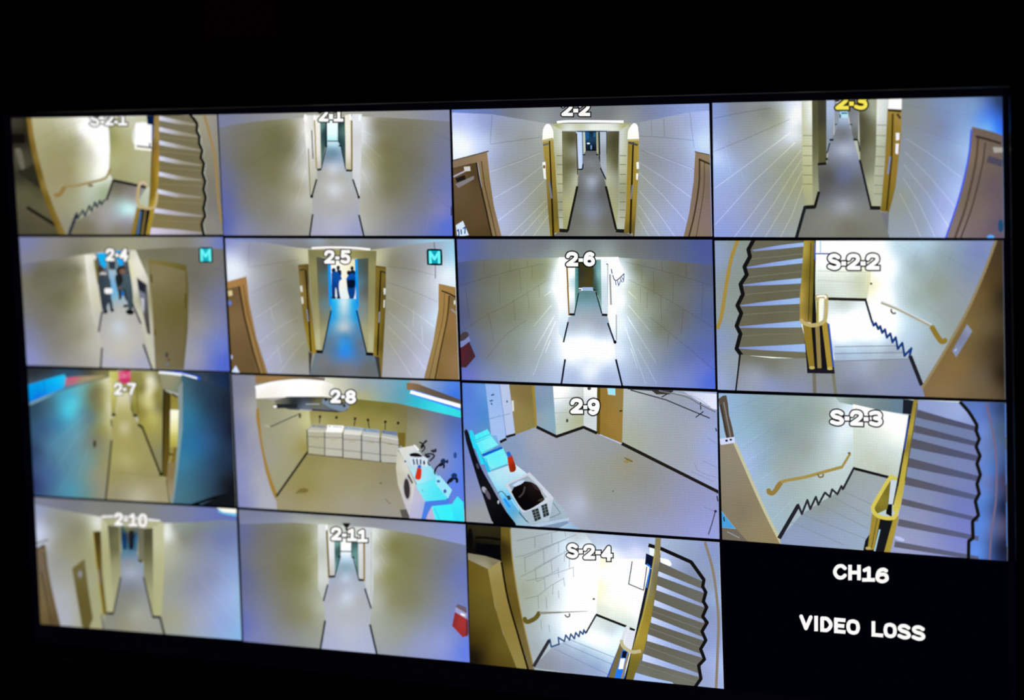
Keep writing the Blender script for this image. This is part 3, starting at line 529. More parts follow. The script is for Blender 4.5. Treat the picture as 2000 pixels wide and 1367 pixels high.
E.add('floor', poly('890 370 b0c0cc 895 450 8ab4e0 900 540 78b8e4 930 620 b0b8bc 950 720 c4beb4 940 840 d0d8e0 850 900 c0bab4 1050 900 c4beb4 960 1050 c8c0b0 900 1150 bcb8c4 1150 1150 b4b0c0 850 760 b8b4ac 1050 780 bcb6ac', '855,345 920,345 1000,600 1070,650 1140,810 1160,990 1235,1200 785,1180 800,1020 772,870 800,700 880,600'))
E.add('person', ell('5a3c34', 785, 338, 27, 32, 10), poly('c8c4c0', smooth('775,372 805,360 838,372 825,392 790,392')), poly('800 450 46505c 840 480 525c66 800 600 3c4450 860 640 444c58 840 400 505a64', np.vstack([smooth('772,390 800,384 840,390 868,425 876,490 862,545 885,610 896,690'), xy('872,695'), smooth('872,695 850,600 842,660 846,705'), xy('815,712 800,620 778,520')])), ell('1a1a20', 828, 708, 22, 14, -10), ell('1a1a20', 888, 694, 18, 13, -20), poly('f4f0f0', smooth('820,505 850,500 886,508 886,542 850,550 822,542')), ell('4a2c28', 866, 488, 10, 12), label='person in grey overalls holding a white paper behind the back')
E.add('person', ell('33282a', 945, 352, 24, 32), poly('930 420 2c3036 950 520 3a4048 960 450 24282c', smooth('915,390 940,372 968,378 980,460 972,540 968,590 948,600 940,545 924,480 912,420')), ell('1880c8', 980, 548, 12, 22), label='person in dark clothes behind the right wall side')
E.add('person', ell('241c1e', 972, 330, 32, 22, 10), ell('94605a', 978, 355, 28, 26, 10), poly('1000 420 5c6c76 1030 500 56666f 1040 640 4c5862 1010 580 505e68', np.vstack([smooth('985,385 1030,378 1052,430 1066,540 1068,640 1058,692'), xy('1030,692'), smooth('1030,692 1012,580 1002,505 965,520 942,500 962,475 980,440 982,400')])), ell('1a1a1e', 1042, 708, 36, 24, 8), ell('1e1e22', 1004, 656, 22, 13), ell('8a5a50', 950, 497, 14, 11), label='person in blue grey overalls leaning forward')
E.add('hose_cabinet', poly('1130 450 4a4a58 1150 550 6c6c78 1190 700 605c5c 1200 850 58544c 1150 650 7c7c88', '1100,408 1188,468 1220,905 1192,890 1150,690 1122,560'), poly('2e2e3c', '1105,425 1175,475 1172,545 1122,510'), poly('8c8c98', '1118,520 1172,550 1176,600 1126,570'), poly('c8c8d0', '1135,580 1165,595 1165,720 1150,680'), stroke('c0bca4', 8, '1098,405 1188,465'), label='grey cabinet in the wall')
E.add('door', poly('1250 280 94803c 1400 290 8c7638 1520 330 7c6420 1540 500 7a6224 1540 800 7c6830 1520 1100 806c40', '1203,248 1400,275 1532,300 1550,500 1545,850 1510,1205 1265,1200 1240,700'), poly('1300 400 98885f 1400 700 846e38 1350 1000 8a7650 1450 1100 86704c 1300 1150 90805c 1480 450 8c7a50 1280 600 8c7a48 1250 900 8c7848 1500 700 806a34', '1222,285 1370,312 1522,350 1532,600 1520,900 1495,1205 1268,1200 1250,900 1235,600'), label='brown door on the right wall')
E.add('hinge', poly('6a4c10', '1214,380 1232,385 1238,450 1220,450')); E.add('hinge', poly('7a5c18', '1248,855 1268,855 1270,912 1250,912')); E.add('hinge', poly('745614', '1518,540 1536,545 1534,680 1516,670'))
E.add('door_knob', ell('44464c', 1362, 1080, 11, 24), ell('6c5c3c', 1378, 1120, 14, 12), ell('7c8894', 1368, 1162, 12, 14))
E.add('baseboard', stroke('33343a', 15, '800,702 771,880', '800,1018 789,1195', '1066,640 1138,810', '1158,988 1235,1205'))
E.add('motion_badge', poly('0c2428', smooth('1640,160 1655,147 1745,147 1758,160 1762,265 1750,278 1655,278 1642,265 1640,160')), poly('10b4c8', '1652,158 1748,158 1750,266 1654,266'), stroke('80fcf8', 21, '1666,258 1664,168 1700,225 1735,168 1738,258', cap=True), label='cyan square with the letter M')
caption(E, '2-4', [(832,908,155,265), (915,945,200,228), (950,1028,155,268)], 26, edge='302824', ow=9)

# ================================================================ 2-5 : corridor with blue lit people
COOL = (0.01, 0.04, 0.1)
F = Feed(mon, 'camera_picture', 'corridor picture with bright blue floor and people in blue far away, captioned 2-5', (430, 450, .24), QUAD['2-5'], [
 poly('60 100 a09cc8 60 300 f0f6ff 100 250 e4e8f4 160 320 ecf0f4 250 200 a4a0a8 350 300 a8a49c 450 250 9c9888 600 300 948f6c 550 500 948f74 400 500 a49f98 300 450 b4b2b4 350 800 b4b2bc 420 1050 b8b4c4 600 900 a8a48c 680 1000 a09c78 620 700 9a9678 500 750 aca89c 1400 250 948f74 1550 300 9c988c 1750 200 b0b0b4 1850 350 ecf8fc 1900 200 a8dcfa 1800 420 e4e8ec 1400 600 a09c80 1550 600 a8a494 1700 650 c8ccd4 1760 700 dcecfc 1500 1000 b0acac 1650 1050 c8c8d8 1400 900 aaa690 1650 900 bcbcc4 680 230 d0c8a0 1300 230 c8c098 1330 1150 b0aca8 700 1100 a8a498', '0,0 2000,0 2000,1250 0,1250')])
F.pattern(stroke(F.w(.87), 5, smooth('230,300 430,270 640,240'), smooth('250,510 400,440 540,390'), smooth('1360,290 1560,320 1770,370'), smooth('1360,420 1560,490 1770,582'), '237,100 232,290', '1738,100 1755,345'), stroke(F.w(1.13), 5, smooth('290,710 430,620 520,560'), smooth('320,910 480,790 640,700'), smooth('380,1060 510,930 630,830'), '480,1160 590,1010 690,900', smooth('1370,540 1570,660 1740,780'), smooth('1370,660 1550,820 1710,990'), smooth('1370,780 1540,960 1680,1140'), '1370,900 1470,1050 1560,1190', '410,620 440,740', '460,930 500,1080', '1575,640 1570,780', '1640,780 1650,900'))
F.add('wall_cable', stroke('8c8c90', 7, '1740,80 1752,180 1752,390'))
F.add('ceiling', poly('100 70 a0a0cc 500 85 94949c 900 100 98988c 1300 110 98989a 1800 75 a8d0e8 800 75 a8b0b8 700 140 908c84 1250 140 908c84 1100 80 9ca0a4', '0,40 2000,40 2000,75 1905,82 1700,97 1350,142 1220,160 740,150 620,140 350,95 42,82'))
F.add('ceiling_light', stroke('fff6f6', 17, smooth('745,144 900,138 1080,142 1222,155')))
F.add('lintel', poly('760 190 948c54 1000 190 a8a05c 1240 200 908850 1000 215 b0a868', '715,155 1275,165 1265,235 1205,230 785,218 720,230'))
F.add('pillar', poly('750 300 a0985c 770 500 9c9458 770 700 a89f68 800 900 c0ba90 740 200 908850', '718,165 786,216 800,500 824,975 778,992 760,700 722,290'))
F.add('pillar', poly('1235 300 a0985c 1240 500 9c9458 1230 700 a89f68 1215 900 bcb68c 1260 200 908850', '1202,228 1274,170 1268,300 1272,500 1252,1002 1192,990'))
F.add('inner_wall', poly('800 300 6c6c54 850 300 5a6058 885 350 5c8490 870 600 7c9498 840 850 b0a878 830 500 7c7c64 820 700 948f68 860 480 6c7c78', '784,216 895,230 902,650 838,985 820,972'))
F.add('inner_wall', poly('1140 300 58747c 1190 300 5e604c 1150 600 8c9890 1190 850 b0a878 1170 480 6c706c 1130 450 6c94a0', '1110,230 1208,226 1206,970 1190,988 1120,650'))
F.add('corridor_end', poly('940 260 fffff4 1080 260 f8e8b0 1000 400 f8f4e4 1000 550 e8f0f0', '900,235 1108,240 1105,565 900,565'), stroke('10a0ec', 24, '890,270 896,480 902,610'), stroke('10a0ec', 22, '1108,235 1114,450 1120,630'))
F.add('person', ell('30283a', 962, 305, 14, 20), poly('1c2c50', smooth('950,325 985,325 985,370 960,380')), label='person half hidden behind the left one in blue')
F.add('person', ell('2a2034', 1075, 308, 14, 18), poly('1a2848', smooth('1050,330 1095,325 1098,370 1060,370')), label='person standing behind the right one in blue')
F.add('person', ell('182848', 925, 325, 17, 20), poly('930 380 0c5cac 940 450 0a4c98 930 520 0a3c80 970 400 1060ac', np.vstack([smooth('908,345 930,334 962,340 985,375 992,395 972,415 968,470 978,545'), xy('955,550'), smooth('955,550 948,480 940,470 938,548'), xy('912,548 908,460')])), ell('241c2c', 925, 548, 20, 11), ell('241c2c', 966, 548, 16, 10), label='person in blue at the left, far down the corridor')
F.add('person', ell('2a2434', 1048, 345, 15, 20), poly('1050 380 0c60b0 1070 500 0c4c98 1080 400 0c58a8', smooth('1028,395 1045,365 1080,350 1102,375 1102,480 1092,545 1072,560 1055,550 1038,490')), poly('081838', smooth('1032,405 1060,400 1096,405 1096,458 1060,470 1036,462')), ell('241c2c', 1062, 556, 14, 10), label='person in blue at the right, far down the corridor')
F.add('floor', poly('935 600 10b4f4 1085 600 10acf0 1012 580 f8faf0 1010 650 d0e0e4 930 700 20a8e8 1095 700 20a4e4 1010 800 d8d4c0 1015 740 b8ccd4 905 800 60a0c4 1115 800 6094b8 1010 850 6098b8 1020 940 2ca0f4 1020 1000 3498f8 940 960 5c8cac 1110 960 6088a8 910 900 7c8a98 1140 920 7c8490 850 1050 8c8a88 1020 1090 8a8a92 900 1140 86827c 1200 1130 807c78 1000 900 48a0e0', '905,555 1105,555 1125,650 1190,1000 1260,1005 1310,1210 725,1180 775,1000 840,985 905,650'))
F.add('baseboard', stroke('16120e', 26, '776,984 838,988', '1188,1002 1254,1008'), stroke('20344a', 12, '836,984 906,650', '1194,992 1112,650'))
F.add('door', poly('660 400 9c7c3c 690 700 94701c 735 800 a8841c 720 400 6c4814 755 970 ac881c 680 500 a07c34', '636,285 722,275 730,500 785,998 742,1000 728,980 690,800 655,520'), poly('2a1a0a', '692,320 705,318 748,985 735,990'), stroke('7c5810', 14, '636,288 720,278'), stroke('3a3028', 10, '645,325 690,315'), poly('e0dcc4', '652,450 670,450 675,500 658,500'), poly('e0dcc4', '660,540 676,540 682,590 668,600'), stroke('9c9ca4', 10, '708,640 720,740'), poly('4c4444', '722,985 752,1000 735,1165 728,1165'), label='ochre door on the left side')
F.add('door', poly('1285 400 94701c 1280 800 ac881c 1330 500 7c5c1c 1330 800 745414 1300 950 7c5a14 1262 980 a8841c', '1268,288 1352,300 1350,600 1318,1195 1300,1195 1285,1030 1248,1020 1262,700'), poly('2a1a0a', '1304,325 1316,326 1290,1020 1276,1015'), stroke('7c5810', 14, '1268,292 1350,303'), stroke('3a3028', 12, '1305,330 1350,345'), poly('e0dcc8', '1332,470 1350,470 1348,520 1334,522'), poly('d4d0bc', '1332,565 1346,565 1342,630 1330,625'), stroke('9c9ca4', 10, '1300,660 1294,750'), poly('4a4444', '1262,1022 1298,1030 1312,1195 1295,1195'), label='ochre door on the right side')
F.add('door', poly('120 700 9a6a44 200 1000 8a5c3a 250 1100 855836 100 520 8c5c3c 160 550 8c603c', '40,470 168,445 205,700 265,950 330,1165 40,1165'), poly('100 440 b8884c 190 410 b48448 220 600 ac7c40 270 850 ac8048 340 1100 a87c48', '40,422 217,374 238,580 300,880 392,1165 312,1165 240,900 190,620 165,450 40,482'), stroke('482c18', 14, '158,455 200,700 268,975 325,1165'), stroke('7c5428', 7, '190,440 230,680 300,940 362,1165'), poly('e4c898', '68,490 100,488 104,528 72,534'), ell('8890d4', 82, 590, 14, 20), poly('dce4ff', '98,1150 130,1098 165,1160'), ell('ccccf0', 95, 1030, 10, 18), label='brown door at the left edge with a closer')
F.add('door', poly('1900 700 a87848 1850 900 a0703c 1900 1100 a87c54 1800 1150 9c6c38 1890 550 94683c', '1862,520 2000,560 2000,1230 1740,1230 1840,760'), poly('1800 480 b48848 1900 490 b08448 1820 700 b08448 1770 950 b08850 1700 1150 a88050', '1782,432 2000,480 2000,560 1870,525 1858,650 1830,820 1755,1230 1655,1230 1735,920 1780,640'), stroke('4a2c14', 12, '1805,490 1870,515 1960,560'), stroke('5a3818', 11, smooth('1868,530 1850,720 1800,960 1748,1230')), stroke('845c2c', 6, smooth('1830,510 1815,720 1760,960 1700,1230')), stroke('a89c94', 14, '1885,640 1935,682'), ell('e0d8c0', 1912, 585, 8, 20), label='brown door at the right edge')
F.add('motion_badge', poly('0c2428', smooth('1684,165 1700,150 1790,152 1808,165 1812,268 1800,283 1702,280 1688,268 1684,165')), poly('10a8c0', '1700,163 1796,165 1798,268 1702,266'), stroke('80fafa', 22, '1715,258 1712,176 1748,232 1783,176 1786,258', cap=True), label='cyan square with the letter M')
caption(F, '2-5', [(850,936,158,270), (941,975,210,236), (982,1064,158,272)], 27, edge='1c1814', ow=9)

# ================================================================ 2-6 : bright corridor
COOL = (0.06, 0.06, 0.5)
G = Feed(mon, 'camera_picture', 'over-bright corridor picture with a red box at the left edge, captioned 2-6', (880, 455, .265), QUAD['2-6'], [
 poly('80 300 6a6494 90 600 70688c 110 900 7870b0 130 1050 8c84cc 250 300 807a68 250 600 868068 250 900 8e8890 300 1050 a09aac 450 300 8c865c 450 600 928c68 450 900 a09a88 600 300 98925c 620 600 a8a280 620 900 b4b0a4 650 1050 b8b4bc 700 330 a8a478 700 500 c0bc9c 720 650 dcd8cc 790 230 fcfcec 765 300 ffffff 755 400 ffffff 800 500 ffffff 800 800 f6f4f6 745 800 d8d4ce 830 900 f4f4fa 760 1050 cac6d8 1220 250 ffffff 1260 280 ffffff 1270 500 ffffff 1300 680 ecf0f4 1300 330 f0f0e4 1340 420 c8c4a0 1350 560 c8c4a4 1370 260 8c8654 1400 700 b8b4a4 1500 400 847e58 1550 700 8e8868 1450 900 b0aca8 1600 950 9a94a0 1700 300 7a7464 1700 600 807a74 1880 300 706c88 1880 600 767498 1880 900 7c7cb8 1920 1080 !4a6adc 1860 1000 !6878d0 1750 900 8884a4 1700 1080 9a98cc 1400 1050 b4b0bc 1260 900 e8eaf4 1280 1050 c8c8dc 725 250 a8a478', '0,0 2000,0 2000,1189 0,1189')])
G.pattern(stroke(G.w(.88), 5, smooth('60,392 240,335 460,275 690,225'), smooth('70,738 240,620 430,525 700,355'), smooth('1290,215 1560,278 1930,388'), smooth('1310,345 1550,462 1935,692'), smooth('260,930 400,760 560,640'), smooth('1470,620 1620,740 1780,870 1945,1010'), '245,195 250,300', '440,190 440,285', '565,200 570,250', '360,310 366,520', '510,270 520,430', '110,400 140,630', '465,490 476,640', '280,590 322,815', '600,240 605,330', '650,380 655,470', '570,450 580,560', '1555,200 1560,275', '1735,220 1740,335', '1495,280 1500,455', '1640,310 1640,510', '1862,370 1850,610', '1410,270 1410,370', '1550,465 1555,645', '1715,565 1700,750', '1400,400 1400,510', '1610,725 1598,840', '1450,440 1448,560'),
 stroke(G.w(1.14), 5, '690,465 742,430', '612,690 745,530', '620,862 765,610', '608,1050 700,820 775,650', '1312,430 1372,488', '1310,530 1475,725', '1300,610 1515,955', '1290,700 1440,1112', '1440,690 1470,720', '1380,850 1520,1112', '1330,850 1380,1000', '700,880 735,790'))
G.add('ceiling', poly('100 120 7a74b8 300 100 88848c 700 100 908c8c 1000 100 98948c 1300 110 88847c 1600 110 7a7688 1900 120 6c68a0 800 168 b8b49c 1150 165 b4b09c 200 190 807a98 1000 60 94908e', '0,30 2000,30 2000,240 1900,232 1600,204 1250,182 1080,178 800,182 500,188 250,195 0,222'))
G.add('left_wall_strip', poly('820 250 ffffff 820 500 fcfcfc 850 600 e8ece8 840 700 e0e4e4 850 200 f0f0ec', '795,185 855,185 872,620 836,800 800,740'), stroke('a8741c', 12, '858,250 866,400', '864,390 874,608'))
G.add('inner_wall', poly('890 300 fffff8 890 450 f4f4ec 895 570 d8d4cc 915 350 d0dcd4', '866,185 920,185 920,590 880,598'), poly('925 300 8cb4a8 940 300 2c7484 930 450 7ca094 925 550 90b0a4', '918,185 946,185 946,435 918,590'))
G.add('inner_wall', poly('1060 300 344c44 1085 300 a8d0c4 1100 400 8caa98 1105 550 a8bcb0 1070 400 3c5450', '1048,195 1112,190 1116,590 1085,460 1050,420'), poly('1135 300 f0f0ec 1135 560 e0e0dc 1120 400 dce0d8', '1108,180 1158,180 1158,600 1116,596'), stroke('8c8880', 9, '1150,225 1162,235 1162,600'))
G.add('lintel', poly('fdfdfa', '800,178 1240,176 1240,195 1080,196 1065,205 800,200'))
G.add('corridor_end', poly('1000 250 4c4018 1000 350 5c4c20 950 300 3c4038', '940,205 1055,200 1052,402 944,405'), poly('b8c0d8', '972,400 1050,400 1048,424 974,426'), stroke('12181c', 8, '944,418 965,418', '1050,418 1076,424'), label='dark brown door with a pale kick plate')
G.add('right_wall_strip', poly('1190 300 fdfdfd 1190 600 f8f8f4 1200 750 e8e4e8 1220 650 f4f4f0', '1163,185 1215,185 1228,560 1228,800 1208,815 1158,662'), stroke('a8a49c', 12, '1176,305 1184,530'), stroke('b4aca0', 7, '1222,600 1224,790'))
G.add('poster', poly('fefefe', '1185,200 1240,190 1285,300 1240,350 1200,330'), stroke('3c4c84', 7, '1186,265 1192,300', smooth('1196,310 1210,345 1232,345 1282,298')), stroke('5c74a8', 6, '1215,345 1222,385', '1232,350 1240,388 1255,350', '1252,335 1268,365', '1280,305 1276,360', '1262,325 1275,345'), label='white sheet with blue print on the right wall')
G.add('floor', poly('1000 440 74908c 1000 480 7c9c98 1000 540 a4b0b0 1010 600 b4aeac 920 660 c0b8b8 1100 680 b8b0b4 1000 720 dcd8d8 1000 800 fcfcfc 1000 850 ffffff 1150 850 ffffff 870 850 ffffff 950 870 ffffff 1000 940 e8e6e8 1030 1020 ecebf2 900 1060 c8c4d8 1150 1070 c4c0d4', '945,425 1072,425 1116,600 1157,610 1207,800 1220,930 1270,1130 815,1115 845,930 834,800 870,620 918,600'))
G.add('baseboard', stroke('181420', 17, '878,600 918,600', '1116,602 1158,604'), stroke('1c3c46', 9, '914,598 946,440'), stroke('22282c', 9, '1117,594 1072,435'), stroke('1c1c3c', 12, '868,655 834,805', '1160,662 1212,808'), stroke('1c1c34', 14, '846,930 818,1115', '1220,930 1268,1130'), ell('14121c', 1214, 803, 12, 13))
G.add('call_box', poly('100 900 702038 150 880 602038 110 960 64203c', '60,850 140,800 186,910 116,992 60,985'), poly('9c94b8', '60,800 132,758 150,792 90,838 60,850'), poly('5a4450', smooth('60,770 90,735 122,728 136,755 100,790 60,800')), label='red box with a pale top at the left edge')
caption(G, '2-6', [(853,942,138,246), (946,978,186,212), (983,1066,138,246)], 27)

# ================================================================ S-2-2 : stairwell seen from the landing
COOL = (0.05, 0.05, 0.6)
H = Feed(mon, 'camera_picture', 'stairwell picture with stairs at left and brown door at right, captioned S-2-2', (1385, 455, .3075), QUAD['S-2-2'], [
 poly('1080 150 ffffff 1150 250 fafdfd 1100 400 ffffff 1060 500 fffff4 1200 100 d4dee2 1220 300 d0d8d0 1350 80 c8d4dc 1300 200 aeb4ac 1500 150 a4a8a4 1700 120 9898b8 1650 250 a09ca8 1450 350 a4a48c 1300 430 b4b8a8 1550 500 a8a49c 1250 550 dce8e8 1400 700 b4b8b4 1300 650 ccd4dc 1450 800 b4b4b0 1550 620 a8a898 1150 560 fdffff 1380 900 b0b0b0 1045 350 f8f0c0 1030 100 fffff0 1180 200 eef4f4', '1030,40 2000,40 2000,1100 1200,1100 990,500')])
H.pattern(stroke(H.w(.95), 4, smooth('1180,60 1400,220 1640,420'), '1330,50 1720,270', '1500,50 1760,170', '1240,330 1500,560', '1360,60 1300,170', '1560,100 1500,240', '1460,220 1400,330'))
H.add('side_wall', poly('60 150 a8a8bc 100 500 a4a498 220 90 a0a08c 50 700 a4a4c4 120 800 a8a8a8 80 950 b0b0d4 150 950 a8a8b0 160 300 a0a090', '20,40 290,40 255,105 262,150 228,215 240,265 200,325 215,390 180,460 205,510 175,590 200,640 175,735 205,775 190,1000 20,1000'), stroke('b48e3c', 24, smooth('184,40 140,170 110,330 80,520 52,610')))
H.add('stair_flight', poly('400 80 807860 400 150 7c745c 400 250 7a7258 500 240 7c7458 400 380 7a7054 400 500 7c7054 400 650 847a60 540 400 80765a 300 300 7c745e 560 640 8c8060', '270,40 620,40 605,190 590,300 580,420 580,560 605,650 620,800 205,775 175,735 200,640 175,590 205,510 180,460 215,390 200,325 240,265 225,215 260,150 250,105'),
 *[poly(f'{x1-20} {y1} !9ebeee {(x0+x1)//2} {(y0+y1)//2} !94a8dc {x0+30} {y0} !8890c4', smooth(f'{x0},{y0} {(x0+x1)//2},{(y0+y1-h//2)//2+a//3-4} {x1},{y1-h//2}').tolist()+smooth(f'{x1},{y1+h//2} {(x0+x1)//2},{(y0+y1+h//2)//2+6} {x0+8},{y0+8}').tolist()) for x0, y0, x1, y1, h, a in ((275,108,608,72,26,2), (238,217,598,175,32,4), (214,328,586,303,34,6), (198,458,580,430,38,8), (188,594,588,578,42,12), (185,726,615,730,52,16))],
 stroke('8e866c', 6, smooth('270,165 430,150 600,130'), smooth('240,282 420,262 590,245'), smooth('220,392 400,375 582,360'), smooth('210,520 400,505 578,498'), smooth('205,655 400,642 595,640')))
H.add('stringer', stroke('18171a', 26, '285,40 250,105 260,150 225,215 240,265 200,325 215,390 180,460 205,510 175,590 200,640 175,735 203,772 195,860 178,1005'), label='black zigzag edge of the stairs')
H.add('floor', poly('300 800 8c826c 400 850 948a78 500 880 a09890 300 900 b0a8b0 400 960 a8a0b8 600 960 a49ca8 900 900 a8a4ac 1100 850 a8a4a4 1200 950 a49cac 900 980 9a929c 1000 830 b8b4bc 700 930 a09890 230 800 8c8268 250 850 a49c98 1300 1000 a098b0', '203,772 400,795 620,795 800,805 1280,795 1350,970 1380,1050 175,1005'), stroke('8c8068', 22, '668,890 672,1030'), stroke('948868', 20, '788,890 805,1030'))  # the two wide strokes are painted shadows of the banister posts
H.add('back_wall', poly('850 80 fffff6 720 90 f8fcff 850 170 fcfaec 720 200 f0f0e4 750 330 e0dcc0 850 300 e4e0c4 960 300 d8d4ac 850 390 e0dcc4 1010 120 ffffea 960 200 f8f4d8 1020 300 f0e8b0 720 390 d8d4bc', '670,40 1045,40 1025,300 1005,415 680,405'), stroke('d4ccb0', 4, '690,240 1000,250', '690,300 990,315'), ell('5c4c44', 1030, 322, 8, 7))
H.add('window', poly('ffffff', '670,40 960,40 985,128 672,130'), stroke('5060a0', 8, '675,131 800,132'), stroke('a8ccf8', 7, '708,50 708,125'))
H.add('landing', poly('850 445 d4d0b8 880 480 e0dcc8 900 510 f4f4f0 950 600 ffffff 1000 650 ffffff 850 650 fcffff 820 550 f8f8f4 1000 715 d4dce0 900 715 d8e4f0 1080 680 e8f0f4 850 780 b8bcc8 1150 760 b4b4b8 1000 770 c0c4cc', '750,425 1000,430 1035,570 1170,690 1280,795 800,810 755,580'), stroke('98949c', 5, '800,722 1195,716', '800,766 1250,758', '805,814 1282,798'))
H.add('baseboard', stroke('241c14', 19, '748,417 1002,424'), stroke('262c40', 14, '994,422 1036,566'), stroke('26468c', 15, '1035,556 1046,588 1060,572 1075,610 1088,592 1100,634 1118,612 1130,664 1152,638 1166,694 1186,662 1200,736 1228,698 1242,780 1286,732 1272,792'), stroke('2c2634', 26, '1278,780 1352,968'), label='dark saw-toothed skirting')
H.add('banister', poly('1a1820', '600,575 755,570 800,890 625,888'), stroke('3c6cc0', 11, '760,575 792,850'), poly('241e2c', '622,862 795,866 800,893 625,890'), poly('16181c', '652,40 680,40 676,300 678,420 684,575 648,575'), stroke('3c78d0', 8, '672,60 676,170'), poly('b8a44c', '682,418 698,420 698,575 682,575'), stroke('dcd4dc', 12, '735,430 728,560'),
 poly('620 100 c4a03c 660 100 8c7018 590 400 c8a440 630 400 94741c 650 500 7c6418 600 540 b89038 640 250 8a6c14', '604,40 672,40 664,300 655,570 578,560 577,420 590,250'), stroke('50400c', 5, '648,60 640,300 632,555'),
 poly('a47e1c', '595,580 650,590 672,862 638,862'), poly('a88848', '675,590 702,590 716,858 690,858'), poly('bc942c', '718,575 750,560 786,868 754,868'), ell('d0b060', 655, 855, 18, 10), ell('d0b060', 768, 860, 16, 10),
 stroke('ccac74', 25, smooth('690,425 688,406 700,402 735,402 745,412 742,530 722,568 660,586 605,572 584,550')), stroke('f0ecf4', 11, smooth('690,405 700,400 738,400 743,415')), label='yellow looped banister')
H.add('handrail', stroke('bca48c', 18, smooth('1095,440 1200,482 1300,532 1418,592')), stroke('e4dcd4', 6, smooth('1100,436 1200,476 1300,524 1415,582')), stroke('54402c', 10, smooth('1158,482 1160,500 1172,510 1188,508')), stroke('a47e20', 34, smooth('1415,592 1445,645 1478,688 1505,680')))
H.add('door', poly('1850 150 5c3c28 1850 300 !483820 1750 400 !6a5430 1650 600 !80683a 1600 850 !84693e 1500 1000 !8a6e48 1750 900 80604c 1830 700 4c3424 1865 900 2c1c10 1770 600 806040 1870 400 34241c 1780 1000 846048', '1830,40 1752,250 1652,480 1532,700 1442,850 1358,985 1375,1060 2000,1080 2000,40'), stroke('a88c60', 17, smooth('1826,40 1748,250 1648,480 1528,700 1438,850 1354,985')), label='brown door with a metal lock plate')
H.add('lock_plate', poly('1600 650 948c9c 1640 610 a8a0ac 1570 750 a09cac', '1640,578 1674,622 1572,788 1545,750'), stroke('d8d4e0', 6, '1560,750 1575,735'), label='grey metal lock plate')
caption(H, 'S-2-2', [(754,838,130,234), (842,872,180,206), (876,962,130,234), (964,996,180,206), (998,1084,130,234)], 25, edge='1a1020', ow=9)

# ================================================================ 2-7 : corridor with red exit sign
COOL = (0, 0, 0.1)
I = Feed(mon, 'camera_picture', 'yellow corridor picture with pink exit sign and blue walls at both sides, captioned 2-7', (40, 705, .22), QUAD['2-7'], [
 poly('130 450 3c5870 110 350 3c5070 250 400 50788c 430 320 58b8d8 430 450 58d4f0 470 380 68d8f0 540 250 7cb4b8 550 450 6c9ca8 330 550 4c90b0 200 600 4c6a90 120 800 445078 120 1100 484880 300 750 6496ac 500 650 78a4b4 450 900 6c9cac 250 1000 5878a0 450 1150 60a0b4 600 900 84a0a0 600 1180 7c9c9c 620 500 74888c 640 300 80784c 660 700 8c8c70 700 250 908440 720 600 a09850 760 900 a49c68 680 1000 a09c80 690 1180 9c9a88 765 300 c8c088 770 200 e8e0b0 780 400 e4dcb0 785 550 ccc48c 730 400 a09444', '0,60 870,60 870,1300 0,1300')])
I.pattern(stroke(I.w(1.1), 6, '270,740 440,600 600,470', '300,1000 430,770 600,560', '520,1010 600,780', '330,1180 520,840'), stroke(I.w(.88), 6, '270,760 320,950', '400,880 430,1000'))
I.add('ceiling', poly('120 100 34343c 250 90 3c4048 460 105 3a5a78 600 110 54524c 780 100 8c8650 300 220 4a8cac 560 215 94a8a4 200 330 90b0b8 700 160 a09464', '40,55 870,80 800,140 560,215 440,245 350,275 90,392 40,400'))
I.add('window', poly('100 300 !0090e2 120 240 !0098e6 250 210 !08a8ee 370 150 18c8fc 150 330 1484e4 320 240 14b0f8 400 150 58b8e0', '50,215 390,118 410,150 385,240 85,368 50,370'), stroke('0878c8', 6, '212,180 216,278'), label='cyan lit window band')
I.add('wall_glow', poly('440 170 c07494 480 160 d07088 520 170 b08c80 600 150 b09c7c 720 130 a89c6c', '405,150 500,138 760,125 720,150 560,185 480,205 395,225'))
I.add('back_wall', poly('800 200 dcd490 830 200 d0c878 830 400 b8ac54 850 150 c8bc60 815 450 a89c40', '788,90 875,90 862,300 842,478 812,492'), poly('a89c50', '858,170 985,170 985,300 960,330 870,330'))
I.add('exit_sign', poly('d0407c', smooth('870,90 985,90 982,170 950,198 920,202 872,172', 3)), *[stroke('f4a4b8', 7, *[np.stack([x+g[:,0]*19, 108+g[:,1]*44], 1) for g in GL[c]]) for c, x in zip('EXIT', (884, 909, 934, 959))], label='pink lit EXIT sign')
I.add('side_wall', poly('1010 250 a89c3c 1030 400 9c9030 1080 250 8c8028 1090 450 a0943c 1140 180 fcf8dc 1145 280 f4ecc0 1150 380 dcd490 1165 500 c4b864 1200 300 a09440 1230 400 8a8048 1180 700 a49c58 1230 800 989468 1230 150 8c8454 1120 560 b0a448 1100 180 a89c54', '982,90 1250,90 1262,250 1268,1012 1240,1002 1090,582 1052,562 1040,490 985,440'), stroke('30280c', 8, '970,320 985,420 1002,470'), stroke('84701c', 8, '1028,180 1045,480'))
I.add('floor', poly('910 330 dcd4b0 920 420 c4b880 920 500 b4a864 920 590 d0c8a4 920 700 b0a45c 1000 800 aea25c 940 880 b8ae78 900 1000 a69c60 1100 1000 a49a64 950 1100 aaa07c 850 1180 a49c80 1050 1200 beb4a0 1250 1180 aaa080 860 600 b0a458 1000 600 aca05c', '865,280 965,280 985,440 1050,560 1090,600 1250,1020 1310,1060 1360,1280 755,1240 790,900 815,700 808,520 850,470'), stroke('948a54', 4, '820,985 1250,1025'))
I.add('ceiling', poly('1350 150 a49c80 1420 190 8c947c 1500 190 5c6470', '1240,95 1450,120 1450,210 1400,290 1262,250'), poly('1700 140 34405c 1800 200 2c3c64 1650 160 4c5468 1860 200 242c48', '1440,95 1900,105 1900,270 1700,205 1440,150'))
